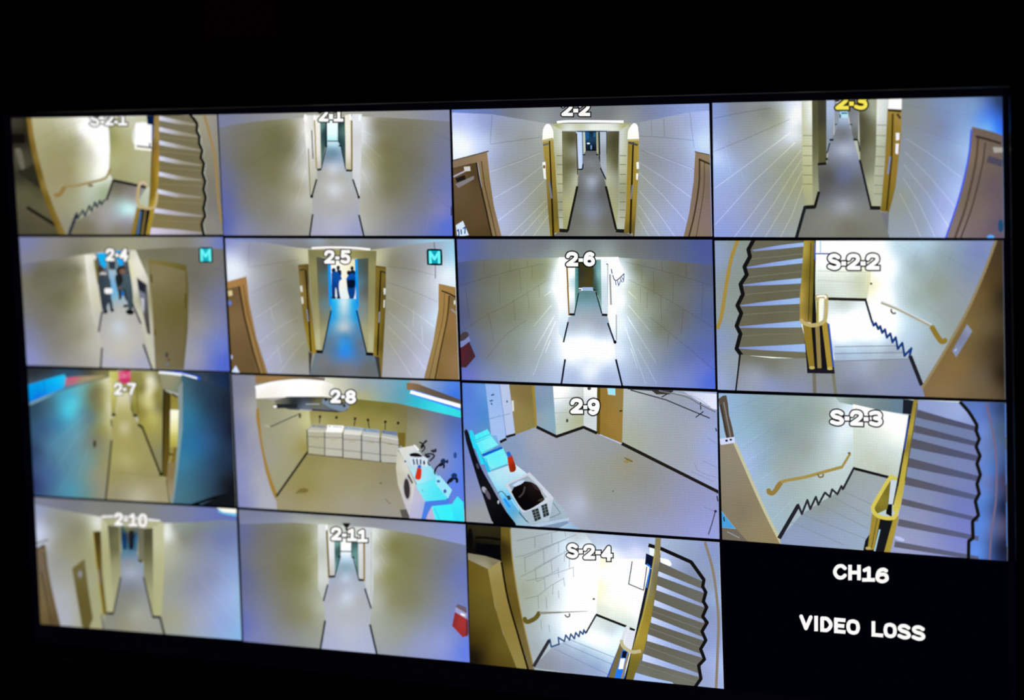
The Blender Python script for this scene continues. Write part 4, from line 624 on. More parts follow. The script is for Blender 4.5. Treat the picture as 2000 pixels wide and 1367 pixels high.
I.add('ceiling_light', stroke('2468e0', 34, smooth('1290,100 1390,108 1500,132 1595,162')), stroke('f4f8ff', 22, smooth('1230,100 1380,114 1490,134 1568,156')), label='bright tube light with blue rim')
I.add('side_wall', poly('1470 250 507888 1600 250 3c5068 1500 500 3c88a4 1550 750 3484ac 1450 900 4890a8 1500 1150 4c8090 1650 700 3c6c98 1700 400 34445c 1800 600 343c5c 1850 400 24283c 1800 900 34405c 1650 1050 44607c 1850 1100 1c1c24 1400 1200 5c8898 1880 600 1c1c2c 1450 400 4c8ca0', '1432,120 1700,200 1900,270 1930,1310 1340,1280 1400,950 1436,600'), poly('1420 300 98a0a0 1410 700 90a4a8 1380 1000 8ca4a4 1350 1200 94a09c', '1402,240 1442,180 1442,600 1402,950 1358,1280 1330,1230 1382,900'), stroke('0c0c10', 24, '1520,1280 1720,1212 1860,1180'), poly('1a1822', '1840,1165 1885,1030 1930,1310 1560,1300 1720,1225'), label='blue side wall')
I.add('door', poly('3a3414', '1265,245 1290,258 1308,1040 1258,1022'), poly('1310 350 54380a 1300 600 6a4a0c 1310 900 7a5810', '1285,262 1336,285 1332,780 1300,1035 1265,1025 1280,700'), poly('1370 350 a08c30 1370 410 a89438', '1335,288 1402,318 1408,432 1335,432'), poly('1370 480 fffcdc 1370 580 f4eca8 1365 700 c8b850 1360 750 b8a444', '1333,430 1408,436 1396,765 1328,770'), poly('a89044', '1328,768 1394,762 1382,905 1320,905'), stroke('2c2610', 14, '1318,826 1382,832'), stroke('8c6c1c', 26, '1378,765 1358,905'), poly('1340 1000 9c7c50 1345 1150 a89478', '1320,900 1385,900 1350,1230 1298,1045'), stroke('4a3c14', 18, '1345,290 1398,318'), label='brown door ajar with a bright glass panel')
I.add('light_switch', ell('4a3030', 662, 735, 13, 34), label='dark switch on the left wall')
I.add('baseboard', stroke('1e1a10', 24, '812,482 848,472'), stroke('30301c', 10, '806,515 812,580'), stroke('38381f', 15, '812,700 790,940 757,1250'), stroke('1e1a10', 26, '1004,478 1038,488'), stroke('1e1c0e', 22, '1046,560 1088,592'), stroke('24240c', 18, '1085,588 1250,1010'), stroke('3c3414', 9, '983,410 1006,475'), stroke('4c4430', 8, '1298,1045 1328,1260'), ell('1c1a0c', 1248, 1005, 16, 16))
caption(I, '2-7', [(832,908,192,300), (912,945,238,264), (952,1030,194,304)], 24, edge='5c5432', ow=6)

# ================================================================ 2-8 : laundry room
COOL = (0, 0, 0.3)
J = Feed(mon, 'camera_picture', 'laundry room picture with a row of five white dryers at the back wall, captioned 2-8', (440, 720, .2425), QUAD['2-8'], [
 poly('100 150 9490a4 180 200 9c98a0 120 500 9490b0 200 500 a8a4b0 150 900 a09cc0 250 900 b0acb8 130 1080 9c98c0 330 1080 b8b4c0 230 300 b0acac', '0,30 250,30 255,330 290,650 350,900 430,1130 0,1130')])
J.pattern(stroke(J.w(1.07), 4, '180,530 250,480', '120,780 300,660', '110,960 330,860', '180,540 210,700', '260,860 310,1010'), stroke(J.w(.95), 4, '80,320 240,280', '130,800 160,900'))
J.add('side_wall', poly('300 280 a09c84 400 400 a8a48c 550 380 b4b094 640 400 c8c490 400 600 a8a490 560 600 aea67c 620 640 a89a50 450 850 a8a488 350 700 a8a498 600 500 b4ae88 660 420 d0cc94 600 700 a8a070', '248,225 685,330 692,455 665,490 668,675 412,1035 300,640 255,330'), stroke('44444a', 8, '360,470 600,362'), stroke('c8c4b0', 6, '320,455 362,470'), ell('68582c', 602, 378, 10, 22))
J.add('corner_strip', poly('b0842c', smooth('250,330 270,330 300,600 360,850 424,1030 400,1045 332,850 282,600 250,400', 3)), label='ochre corner strip')
J.add('back_wall', poly('720 380 a89c54 900 380 a4984c 1100 280 8c842c 1100 400 a49848 1300 320 8a8030 1300 430 a49a50 1430 480 989058 750 430 b4ac78 1440 350 8c8450 1000 440 aca05c', '675,300 1000,230 1480,270 1485,640 1390,620 690,460'))
J.add('side_wall', poly('1520 350 8c8464 1550 500 a09c84 1700 420 8c8c9c 1850 420 707cb4 1700 600 9c9cb0 1850 700 8494e0 1880 900 6c90f0 1750 720 a0a0c4 1500 600 a09c78 1880 560 7488d8', '1470,270 1900,380 1940,1130 1740,1130 1640,800 1455,650'))
J.add('ceiling', poly('900 130 d4d4b8 1100 150 a8acac 1300 150 98acb8 1400 220 78a8b8 1550 260 3cc0d8 1750 310 48e4f0 1880 350 40e0e8 1100 220 b4b488 950 200 ccccb4 850 180 ecead8 1650 300 44d8e8', '540,40 1480,70 1490,160 1900,320 1900,395 1400,280 1020,240 860,225 800,90'), poly('300 200 f0ece0 600 160 ffffff 750 200 fcf8ec 850 200 e4e0d4 400 215 f4ece4 280 180 f4f0f0', '246,155 500,110 800,95 870,130 870,235 600,225 250,240'))
J.add('ceiling_light', poly('400 85 b08454 270 90 a87c50 700 80 8c7c68', '244,45 540,55 805,75 800,98 500,92 246,122'), stroke('f8f8ff', 28, smooth('245,152 400,115 600,97 795,110')), label='tube light with orange housing at the upper left')
J.add('ceiling_light', poly('1700 150 90a0d0 1850 150 5c90e8 1850 220 4888e8 1600 120 a8b0c8', '1530,75 1910,100 1910,260 1600,140'), poly('1490 150 a87850 1600 160 846458 1800 230 745a58', '1462,112 1545,120 1910,255 1910,285 1500,172 1462,168'), stroke('50a0ff', 46, '1500,188 1910,318'), stroke('ffffff', 28, '1492,186 1910,306'), label='tube light with blue rim at the upper right')
J.add('ceiling_pipes', poly('420 260 84806c 550 270 30343a 650 300 7c8494 800 320 7c8084 730 270 84804c 480 250 6c6c60 900 330 6c7074 700 250 504c44', '390,260 500,225 780,225 880,235 1000,290 985,335 920,352 700,340 510,328 440,300'), stroke('2c3036', 34, '392,302 580,300'), ell('f0ece8', 403, 305, 14, 12), stroke('909aa8', 46, smooth('790,255 860,295 940,318 985,296')), ell('24262c', 812, 248, 14, 12), ell('24262c', 960, 298, 11, 12), stroke('3c3c3c', 12, '700,330 910,346'), stroke('b0b4bc', 8, '600,330 700,335', '650,285 760,285'), label='grey metal pipes under the ceiling')
J.add('floor', poly('800 800 a89c68 1000 800 a69a6c 1200 820 a49870 600 850 a4985c 650 970 a29454 900 950 a89e7c 1100 950 a8a080 1300 900 a09880 1350 1050 a8a090 1000 1080 aca494 700 1080 ac9f78 500 1080 a89c80 1300 1150 a8a09c 750 740 a09458 1300 790 a09470', '668,680 1390,755 1400,930 1450,1130 1500,1220 420,1140 410,1035'), poly('8e7a34', smooth('572,1000 600,968 650,962 672,985 640,1000 600,1000 575,1008')), stroke('7c745c', 5, '1290,1045 1310,1070 1332,1090'), ell('80745c', 1255, 922, 10, 8), poly('6c6460', '1408,1135 1460,1130 1488,1200 1425,1195'))
J.add('baseboard', stroke('22221c', 17, '667,668 414,1028'), stroke('3c3a30', 8, '660,490 669,682'), stroke('3c3424', 10, '672,684 1395,762'))
for k, (xy_) in enumerate(((765,385,760,440),(898,392,0,0),(1048,402,1041,462),(1152,412,1162,478),(1292,427,1290,492),(1395,437,0,0))):
    J.add('wall_outlet', ell('22221c', xy_[0], xy_[1], 11, 12), *([stroke('34342c', 8, f'{xy_[0]},{xy_[1]} {xy_[2]},{xy_[3]}')] if xy_[2] else []))
DR = [((668,500,802,508,803,697,672,682), (690,470,820,484), (695,448,822,455), 'b8b49c', 'c4c0b0', 'a8a8a4'), ((808,508,946,513,948,710,808,698), (822,482,955,490), (825,452,958,458), 'c4c0b0', 'f4f4f0', 'f8f8f4'), ((955,522,1098,532,1098,727,955,714), (965,490,1108,503), (960,462,1110,475), 'c0bcb0', 'e0dcd0', 'b4bcc8'), ((1108,532,1248,550,1250,747,1105,730), (1112,505,1248,520), (1112,480,1245,490), 'bcbcb4', 'c4c8c4', 'a0acc0'), ((1262,545,1405,572,1395,759,1262,750), (1265,520,1390,540), (1265,495,1385,505), 'bcbcb0', 'b8bcb8', '8c94a8')]
for (a, b, c, d, e, f, g, h), (t0, u0, t1, u1), (s0, v0, s1, v1), cf, ct, cc in DR:
    J.add('dryer', poly(cc, [(s0,v0),(s1,v1),(t1,u1),(t0,u0)]), poly(ct, [(t0,u0),(t1,u1),(c,d),(a,b)]), poly(cf, [(a,b),(c,d),(e,f),(g,h)]),
     stroke('84806c', 5, [(a,b+45),(c,d+42)], [(g+2,h-58),(e,f-58)]), stroke('f0ece0', 4, [(a,b),(c,d)]), stroke('50586c', 6, [(s0+12,v0+12),(s0+26,v0+13)]), stroke('7c8494', 4, [(s0+45,v0+14),(s1-15,v1+12)]), stroke('b89c48', 5, [((a+c)/2-22,b+62),((a+c)/2+22,b+64)]), stroke('2a2822', 8, [(c+3,d),(e+3,f)]), label='white dryer against the back wall')
J.add('cardboard', poly('8c6c1c', '1395,513 1456,515 1452,645 1400,600'), label='brown board beside the last dryer')
J.add('washing_machine', poly('1420 700 d0ccb8 1450 800 dcd8cc 1500 1000 d8d0cc 1420 850 c8c4b0 1480 1100 ccc4d0', '1390,645 1465,765 1535,925 1495,1200 1440,1060 1395,930 1380,800'), poly('1440 680 dcd8d0 1560 720 c8d4e0 1620 820 a8e8f8 1560 900 b0ecfa 1500 640 dcdcd8 1680 860 90e4f8', '1395,640 1530,615 1640,760 1725,872 1560,945 1500,830'), ell('bcb4bc', 1470, 965, 33, 98, -4), ell('4a3840', 1468, 965, 24, 82, -4), poly('4a4048', '1478,838 1518,915 1510,928 1473,862'), ell('4c74a8', 1455, 745, 8, 9), poly('ececec', '1520,610 1535,612 1570,650 1555,660'), label='white front-loading machine with a dark round door')
J.add('washing_machine', poly('5c90e8', '1612,1065 1785,1045 1830,990 1805,1090 1650,1140 1612,1220 1575,1220'), poly('1650 980 70ecfa 1720 1020 5ce8f8 1580 960 98ecf8', '1535,935 1700,885 1812,1000 1785,1052 1612,1068'), poly('a8e8fc', '1700,872 1732,858 1832,975 1800,1045 1700,925'), poly('1560 1050 ccc0d8 1540 1150 c4b8d8 1600 1100 b8b8e4', '1535,930 1615,1068 1582,1220 1485,1215'), ell('3070b0', 1722, 905, 14, 10), ell('3c6cb0', 1775, 985, 12, 16), stroke('4c7ca8', 4, '1588,970 1600,990'), label='white top-loading washer tinted cyan')
J.add('washing_machine', poly('ccb4dc', '1640,1160 1670,1105 1710,1240 1615,1235'), poly('1750 1150 48f4fc 1850 1200 44f4fc 1700 1140 60f0fc', '1668,1105 1830,1088 1850,1250 1705,1250'), poly('1880 1080 50ecfc 1900 1180 40e4fc', '1830,1090 1875,1025 1940,1090 1940,1250 1850,1250'), stroke('30b8e0', 4, '1690,1120 1730,1210'), label='nearest top-loading washer, cyan, cut off by the corner')
J.add('supply_hose', stroke('1e1e28', 11, smooth('1568,590 1598,605 1612,640 1588,668'), '1600,605 1632,578', '1600,610 1608,590'), stroke('24242e', 13, smooth('1612,700 1650,682 1690,700 1650,745'), '1660,660 1705,660'), stroke('202028', 15, smooth('1690,835 1715,785 1765,772 1765,800'), '1740,740 1800,750'), stroke('1c1c24', 21, smooth('1795,925 1822,888 1868,884 1872,915')), ell('2c3c6c', 1762, 745, 20, 24), ell('2c4080', 1850, 860, 24, 22), ell('34363e', 1685, 662, 16, 14), ell('24242c', 1592, 622, 12, 22, 20), ell('2a2a34', 1618, 585, 8, 14, 30), ell('2c2c38', 1640, 705, 20, 10, -20), ell('24242e', 1702, 655, 7, 16), ell('20202c', 1742, 770, 22, 14, -30), ell('26263a', 1795, 745, 8, 16), stroke('20202a', 9, smooth('1618,680 1632,720 1640,760 1655,780'), smooth('1700,800 1690,830 1700,850')), ell('1c1c28', 1822, 900, 20, 13, -30), label='black hoses and plugs behind the machines')
J.add('wall_outlet', ell('3c5c9c', 1858, 695, 13, 25))
J.add('laundry_basket', poly('d8e0ec', '1482,690 1560,682 1640,722 1632,785 1595,785 1505,778'), poly('1c1418', smooth('1488,688 1520,676 1562,680 1595,706 1540,708 1498,704', 3)), stroke('40587c', 12, '1520,725 1530,772', '1550,725 1555,772', '1580,728 1580,770'), ell('2c3c58', 1608, 755, 8, 18), label='white basket with dark laundry')
J.add('detergent_bottle', poly('d8421e', smooth('1555,795 1582,798 1588,830 1580,885 1555,892 1535,878 1545,830 1552,798', 3)), poly('2c6cc0', '1560,772 1586,776 1582,802 1556,798'), label='orange bottle with a blue cap')
caption(J, '2-8', [(853,937,165,276), (942,970,212,238), (975,1060,170,282)], 27)

# ================================================================ 2-9 : laundry room, other end
COOL = (0.03, 0.07, 0.25)
K = Feed(mon, 'camera_picture', 'laundry room picture with two ochre doors and a laundry basket in front, captioned 2-9', (890, 735, .265), QUAD['2-9'], [
 poly('100 120 6c8cdc 180 100 74a0e0 200 300 5c98d4 120 300 6c94e0 240 380 6ca0cc 90 600 9494c8 110 850 a09cb4 150 1000 aca498', '0,0 260,0 300,600 330,1200 0,1200')])
K.add('side_wall', poly('650 150 9ca4ac 650 300 a4aca8 710 300 9cb0b4 600 200 94a0a8', '560,40 725,50 745,442 595,370'), label='grey side of the wall corner')
K.add('back_wall', poly('800 100 fcfcf4 760 130 ffffff 850 200 d4d4b8 900 120 d8d8c0 800 300 c4c8a8 900 320 b8b88c 770 400 c8ccac 740 250 d8dcd0', '716,50 948,50 948,375 742,442'), stroke('b8b898', 4, '722,165 945,150', '728,270 945,260'), stroke('5c5c54', 0.1, '0,0 1,1'), ell('5c6058', 822, 326, 9, 14))
K.add('back_wall', poly('1000 120 f4f4ea 1000 300 d8d8c8 970 200 dcdccc 1000 70 f8f8f0', '944,50 1050,50 1044,415 944,372'), ell('605c58', 985, 88, 14, 14))
K.add('cabinet', poly('260 150 a4bcf0 300 350 b4c4f0 300 100 a8bcf0', '218,45 328,45 376,460 325,490 262,430'), poly('360 150 c8ccd8 400 350 c4c8dc', '324,45 397,45 442,425 374,455'), stroke('8c98c4', 4, '324,50 374,455', '252,312 335,290', '340,290 400,275'), stroke('4c5c88', 10, '262,140 285,132', '252,182 275,176'), stroke('3c4c74', 14, '262,205 270,200'), ell('6c7494', 380, 185, 6, 9), label='pale blue tall cabinet')
K.add('door', poly('470 150 9c7c40 500 300 a48a48 430 200 a88c54 540 150 98783c', '393,40 565,40 592,378 440,430'), poly('ac8c30', '560,40 582,40 602,375 586,382'), poly('e4dcc8', '413,178 428,178 432,256 420,258'), label='ochre door at the left with a pale plate')
K.add('door', poly('1100 200 a87c2c 1150 350 b08434 1200 200 a88440 1100 380 a47828', '1063,50 1240,50 1228,495 1062,425'), poly('7c560c', '1044,50 1068,50 1064,430 1040,422'), stroke('c8a868', 7, '1242,60 1232,490'), poly('a8e8fc', '1122,50 1178,50 1178,135 1126,130'), stroke('d8d0b8', 5, '1120,84 1126,132 1180,138'), stroke('3c3428', 10, '1208,256 1230,252'), label='ochre door with a small glass pane')
K.add('threshold', poly('c8c4d4', '1064,425 1228,492 1218,504 1056,432'))
K.add('side_wall', poly('1300 150 c4c4b0 1350 350 b4b4a0 1500 250 b0b0a8 1300 450 b4b494 1600 400 aeaca4 1800 400 b0aeb4 1700 600 b0aca8 1850 200 a8a8b8 1850 700 b4b0cc 1900 500 b0b0e0 1600 150 a8a8a4', '1240,50 1960,60 1960,880 1228,495'), stroke('98949c', 3, '1760,640 1780,690 1840,720 1925,745', '1820,620 1925,670', '1860,450 1925,500', '1740,700 1900,775'))
K.add('ceiling_pipes', poly('48443c', '1420,50 1620,60 1600,110 1580,132 1480,132 1440,100'), stroke('4c4c58', 9, '1290,100 1550,172 1875,308'), stroke('34343c', 8, '1270,92 1500,105', '1520,152 1605,105', '1770,302 1828,258', '1806,190 1808,245'), poly('1800 150 e0dce4 1900 200 e8e4f0 1720 130 d0ccd4', '1680,110 1960,130 1960,250 1900,240 1790,180'), stroke('8c8484', 9, smooth('1500,105 1700,150 1800,205 1915,262')), stroke('bcb8bc', 6, smooth('1620,120 1760,150 1880,225')), label='pipes and cable tray along the wall')
K.add('floor', poly('600 480 b0aca8 800 500 aca8a4 950 450 aca898 1100 520 a8a498 600 600 a8a8ac 800 700 aca8a0 1000 700 aaa490 1250 650 a89e80 1400 750 a49c8c 1000 900 aaa694 1200 950 a8a294 930 930 c4c0c4 1000 1050 aca8a8 1500 950 a8a0a0 1700 900 a8a0b0 1800 1050 aca4c8 1500 1120 aca4b4 1850 1150 b0a8dc 780 850 b0aca8 440 520 9ca4b4 600 440 b0acac 700 600 acaaaa', '600,370 745,445 945,372 1042,418 1060,430 1220,500 1960,870 1960,1220 880,1160 800,1020 500,720 320,490 440,430'), poly('90783a', smooth('1240,596 1262,600 1306,622 1300,632 1262,618', 3)), ell('a8924c', 1262, 628, 24, 10), ell('7c746c', 1162, 845, 7, 5), stroke('9c94b4', 4, '1830,960 1925,1000'))
K.add('baseboard', stroke('241c18', 22, '598,372 745,443 945,374 1044,418'), stroke('2a201c', 24, '1226,494 1960,862'), stroke('221e20', 20, '328,484 376,460'), stroke('241e1c', 18, '372,446 442,426'))
K.add('wall_cable', stroke('786884', 10, smooth('1918,985 1895,1070 1865,1165')), ell('3c344c', 1917, 993, 10, 10), stroke('2c2444', 8, '1918,380 1925,405', '1928,880 1935,920'))
K.add('washing_machine', poly('180 440 58f0fc 230 420 6cf4fc', '143,432 236,388 268,440 150,485'), poly('38d8f8', smooth('104,400 118,396 132,412 152,480 146,530 124,515 108,460', 3)), poly('8cb4e8', '262,440 300,432 330,500 300,520'), stroke('2ca8d8', 4, '150,470 255,425'), label='farthest washer, cyan top')
K.add('washing_machine', poly('220 500 84f6fc 260 520 90f4fc 190 520 70f0fc', '152,490 266,440 318,508 196,572'), poly('30dcf8', '138,500 162,498 216,645 190,650'), poly('!0860cc', '196,572 340,518 350,532 206,592'), stroke('3cb8e0', 4, '200,560 315,508'), label='second washer from the back, cyan top')  # the deep blue strip is painted shadow between the machine tops
K.add('washing_machine', poly('300 610 78f2fc 360 580 88f4fc 270 670 90f0f8', '205,592 352,530 408,640 268,692 240,690'), poly('2cc0f0', '196,600 212,596 262,700 240,712'), stroke('48a8d8', 4, smooth('225,600 240,650 268,688', 3), '268,688 385,645'), label='third washer from the back, cyan top')
K.add('washing_machine', poly('240 900 40a8f8 300 760 b4e8f6 460 680 dcecf2 350 800 b0e4f4 380 920 5cbcf8 480 1060 a8c0c8 420 740 c0e4ee 330 860 90d4f4 440 1000 70b0d8', '236,710 432,640 525,712 560,900 560,1130 430,1110 330,880'), poly('640 1050 b0b8b4 780 980 b4bcb8 720 1050 acb4b4', '560,1100 840,1042 820,1000 718,895 560,920'), stroke('848c8c', 5, smooth('720,930 760,985 770,1010 700,1040 600,1062', 3)), poly('c0ccd4', '556,1095 842,1040 836,1062 560,1120'), stroke('2ca0f8', 17, '360,900 402,962'), stroke('a8e0fc', 9, '415,905 470,985'), poly('3c4c5c', '378,880 402,876 412,905 390,912'), stroke('3c5c84', 6, smooth('316,862 330,848 352,852 382,890')), stroke('3c4444', 7, '470,1000 520,1060 560,1090'), label='white machine under the basket')
K.add('washing_machine', poly('820 1100 b8c8d8 870 1110 a8bcd0', '740,1130 850,1072 930,1140 860,1150'), label='nearest machine, only a corner at the bottom edge')
K.add('supply_hose', poly('120 500 1c1828 140 650 14121c 250 900 18141c 350 1050 08080c', smooth('62,380 92,400 125,500 160,600 205,700 262,800 318,900 380,1000 452,1110 300,1110 215,910 140,680 80,480', 3)), ell('b4a4ac', 215, 835, 16, 26, -30), ell('786878', 240, 870, 14, 40, -25), ell('585068', 165, 660, 9, 22, -20), ell('8890b8', 70, 385, 7, 14), ell('c8b8b4', 318, 925, 7, 14), label='black hoses behind the machines')
K.add('detergent_bottle', poly('410 620 c43c18 430 660 94300f 400 680 a83414', smooth('384,590 415,578 432,620 448,670 440,698 408,704 398,680 388,630', 3)), poly('2c7ccc', smooth('378,560 398,552 410,572 412,588 388,594', 3)), label='orange bottle with a blue cap')
K.add('laundry_basket', poly('560 1040 b4bcb8 650 1000 c0c8c4 700 940 ccd0cc', '480,985 520,1050 560,1098 692,1062 712,960 722,895 520,960'), poly('d4d4d0', smooth('366,796 450,752 540,710 560,718 640,800 720,888 716,908 620,955 520,996 484,988 430,900', 3)), poly('450 800 a8b0b4 560 760 b0b4b0 660 860 b8b4ac 640 820 c4c0b8', '392,796 536,730 692,880 524,978 500,968'),
 poly('500 850 100608 560 820 28141c 620 860 1c0e10 540 950 08040a 460 880 080408', smooth('414,850 445,800 490,775 560,778 612,815 640,870 655,905 600,950 520,988 480,960 440,900', 3)), poly('d4dce4', smooth('420,800 470,770 512,765 490,790 440,812', 3)), stroke('54484c', 12, smooth('470,890 500,860 515,810')), poly('4a3c34', smooth('605,915 640,895 660,905 640,925', 3)), poly('482430', smooth('560,790 600,800 620,840 590,830', 3)), poly('d8d8d4', '640,838 650,835 694,880 680,890'),
 poly('343c3c', '564,986 612,968 634,1048 588,1068'), poly('343c3c', '634,950 676,934 694,1022 652,1038'), stroke('8c9490', 4, '570,1005 616,988', '576,1025 621,1008', '582,1045 627,1028', '638,970 680,954', '642,990 685,974', '647,1012 690,996', '588,980 610,1060', '655,944 672,1030'), label='white plastic basket full of dark laundry')
caption(K, '2-9', [(850,942,160,274), (946,974,212,240), (978,1064,164,284)], 28)

# ================================================================ S-2-3 : stairwell with yellow rail
COOL = (0.05, 0.05, 0.3)
L = Feed(mon, 'camera_picture', 'stairwell picture with open beige door at left and grey stairs at right, captioned S-2-3', (1390, 750, .305), QUAD['S-2-3'], [
 poly('100 120 a8b8d8 200 300 a8bccc 300 150 a4acac 300 500 acb4c4 450 300 a0a49c 600 200 a4a898 600 400 a8a898 750 200 b4b4a0 750 400 c8ccc0 830 300 f0f6f6 850 200 ecf2f2 880 400 dce0d0 800 480 d8dccc 450 700 b4b8b4 420 850 b4bcbc 600 650 b8bcac 750 620 ccd0c0 350 600 b4bcc4 450 560 b0b0a0 880 600 d0d4c4 820 400 e4e8e0 250 480 !aabce0', '0,30 930,30 930,1200 0,1200')])
L.pattern(stroke(L.w(.95), 4, '120,160 400,60', '140,330 500,100', '200,420 460,230'), stroke(L.w(1.06), 4, '180,400 350,300', '230,490 420,370', '210,560 440,440', '260,640 460,520', '380,880 520,740'))
L.add('ceiling', poly('820 115 b4b8a8 900 115 a0a494 1100 130 8c9494 1200 160 84909c 1000 90 9ca09c', '790,80 1235,90 1232,192 1080,168 820,118'))
L.add('back_wall', poly('950 160 fcfcf0 1000 200 fcfcf4 1150 230 ffffff 1200 270 ffffff 950 300 e0dcc0 1050 330 e8e4cc 1000 450 d4d0b4 1150 450 dcdcc4 1180 350 f0f4e8 1100 560 ccc8ac 925 400 d8d8bc', '905,128 1080,168 1268,205 1200,612 1140,605 908,535'))
L.add('door', poly('6c5850', smooth('45,95 95,72 112,200 145,340 95,348 70,230 50,140', 2)), stroke('a08c80', 8, '78,115 100,230 122,340'), stroke('3c2c28', 6, '60,130 80,240 104,345'), poly('100 450 a89078 100 600 a48c78 200 700 a48a6c 300 900 a88c68 200 800 9c8468 380 1000 a88c60', '40,385 148,375 205,500 285,700 365,870 450,1030 240,1030 200,985 55,800'), stroke('d4c09c', 19, smooth('148,375 212,520 290,700 365,860 455,1035')), poly('d8d8f4', '50,350 146,338 150,376 60,390'), ell('2c2430', 96, 362, 9, 7), ell('2c2430', 123, 356, 8, 7), poly('58a8e0', '50,800 80,835 152,925 50,918'), stroke('34343c', 8, '78,850 82,880'), poly('8c7464', '50,918 158,928 235,1010 50,1005'), stroke('b4a0a0', 6, '100,945 180,985'), label='beige door standing open at the left')
L.add('floor', poly(Field('950 600 c0bcac 1050 650 c4c0b8 900 700 bcbab4 950 780 c0c0bc 800 750 b4b4a4 800 850 b8b8c0 700 800 b0b0a0 650 900 b4b4c0 600 980 b8b4cc 800 1000 bcbcd0 950 950 c0c4d0 520 1000 b8b4cc', mul=.9), '908,540 1148,605 1040,770 1010,1060 440,1040 440,985 580,830 840,670'), stroke('a09c98', 4, '850,690 1035,775', '780,725 1020,850', '690,770 1005,925', '580,835 990,990', '500,880 850,1030'))
L.add('baseboard', stroke('1c1418', 18, '905,538 1195,612'), stroke('34303a', 15, '910,540 842,672'), stroke('383440', 14, '842,678 832,652 806,705 772,674 758,722 726,694 684,772 668,722 632,800 614,742 578,832 553,766'), stroke('2c2834', 26, '556,775 432,988'), label='dark saw-toothed skirting down the stairs')
L.add('handrail', stroke('b49448', 20, smooth('400,690 445,628 600,595 720,562 838,530')), stroke('b49448', 16, '835,532 888,445'), stroke('a8843c', 30, smooth('365,678 372,695 400,692 445,630')), stroke('947438', 10, smooth('680,575 690,595 712,592 716,575')), ell('8c5c4c', 882, 442, 10, 7), label='yellow-brown handrail on the left wall')
L.add('side_wall', poly('1700 150 !5a78c4 1650 150 !5c78bc 1760 300 !6a88d0 1740 450 !6e86c8 1780 600 !6a7cbc 1760 700 !5c84d0 1740 900 !5a88e0 1700 1080 !6090ec 1830 300 !50607c 1850 600 !403c5c 1860 150 !304068 1880 800 !141830 1840 900 !5c5878 1870 1050 !181c34 1800 580 !4e76c0', '1580,80 1930,80 1930,1160 1640,1160 1650,900 1690,600 1680,280'), stroke('946c8c', 13, smooth('1758,120 1800,300 1825,500 1820,750 1792,950 1780,1140')), stroke('4c88d8', 12, '1884,130 1886,340', '1888,420 1890,640', '1892,760 1896,1040'), label='blue wall beside the stairs')
L.add('stair_flight', poly('1400 240 !7c8098 1600 300 !787c9c 1400 440 !88889c 1600 500 !8084ac 1350 600 !8c8ca0 1400 800 !9490a8 1580 785 !707abc 1600 950 !7a80c8 1300 950 !a09cb4 1250 1080 !a8a4c4 1500 650 !8884a4', '1315,100 1600,120 1650,180 1700,260 1695,300 1715,350 1695,400 1720,460 1700,510 1722,580 1700,640 1715,700 1690,750 1710,840 1675,880 1675,985 1648,1005 1645,1150 1130,1150 1200,820 1260,480 1300,250'),
 poly('1400 130 !98a0c8 1600 180 !a4aed8 1680 260 !8c98cc', '1318,100 1600,122 1650,180 1695,262 1690,275 1322,160'), *[poly('1350 300 !565460 1600 300 !50526c 1300 700 !5c5862 1600 800 !585c80 1350 950 !646070', f'{1318-(y-165)*.17:.0f},{y} 1712,{y+r} 1708,{y+r+h*.62:.0f} {1318-(y+h-165)*.17:.0f},{y+h}') for y, h, r in ((165,48,110), (262,46,110), (348,60,112), (472,58,116), (592,52,122), (732,40,124), (862,46,112), (1005,38,98))], ell('!c0c4f0', 1205, 990, 34, 12, 20))  # the pale ellipse is a painted glow on the lower steps
L.add('stringer', stroke('1c1814', 23, smooth('1590,112 1650,180 1700,262', 3), '1700,258 1695,300 1715,350 1695,400 1720,460 1700,510 1722,580 1700,640 1715,700 1690,750 1710,840 1672,880 1675,985 1648,1005 1645,1150'), label='black zigzag edge of the stairs')
L.add('banister', poly('1c1c24', '1080,860 1190,870 1140,1085 970,1075 985,1000'), poly('d8d8d4', '1140,625 1190,610 1165,770 1120,760'), poly('101018', '1122,768 1158,768 1155,850 1118,830'), stroke('b8d0d8', 10, '1078,930 1045,1070'), stroke('1c2030', 24, smooth('1275,195 1245,380 1205,600 1172,775')), stroke('2c50b0', 9, '1262,220 1236,420'), poly('242834', '1228,95 1300,105 1294,195 1224,190'),
 poly('1130 680 8c7c18 1080 760 a08c20 1060 800 8c7818', '1150,605 1135,760 1125,800 1060,830 1030,800 1038,765'),
 poly('1310 150 a88c2c 1290 300 c4a434 1250 500 c8a830 1220 700 ccac38 1190 780 dcc04c 1275 400 9c8020', '1298,90 1326,95 1292,300 1245,600 1208,800 1180,830 1160,800 1200,640 1255,330'), stroke('5c4c0c', 5, '1320,120 1290,310 1240,620'),
 poly('b09028', '1028,830 1082,858 1042,1060 1000,1060'), poly('b89828', '1165,860 1202,840 1145,1080 1105,1078'), stroke('7c6410', 6, '1062,860 1025,1050'), ell('c8a860', 1005, 1050, 18, 10), stroke('e0c44c', 24, smooth('1185,606 1160,598 1140,606 1045,765 1036,805 1062,840 1120,858 1172,852 1192,800')), label='bright yellow looped banister')
caption(L, 'S-2-3', [(760,850,162,262), (854,884,206,232), (888,972,165,265), (976,1006,210,236), (1010,1096,168,268)], 25, edge='1c1020', ow=9, slope=0.04)

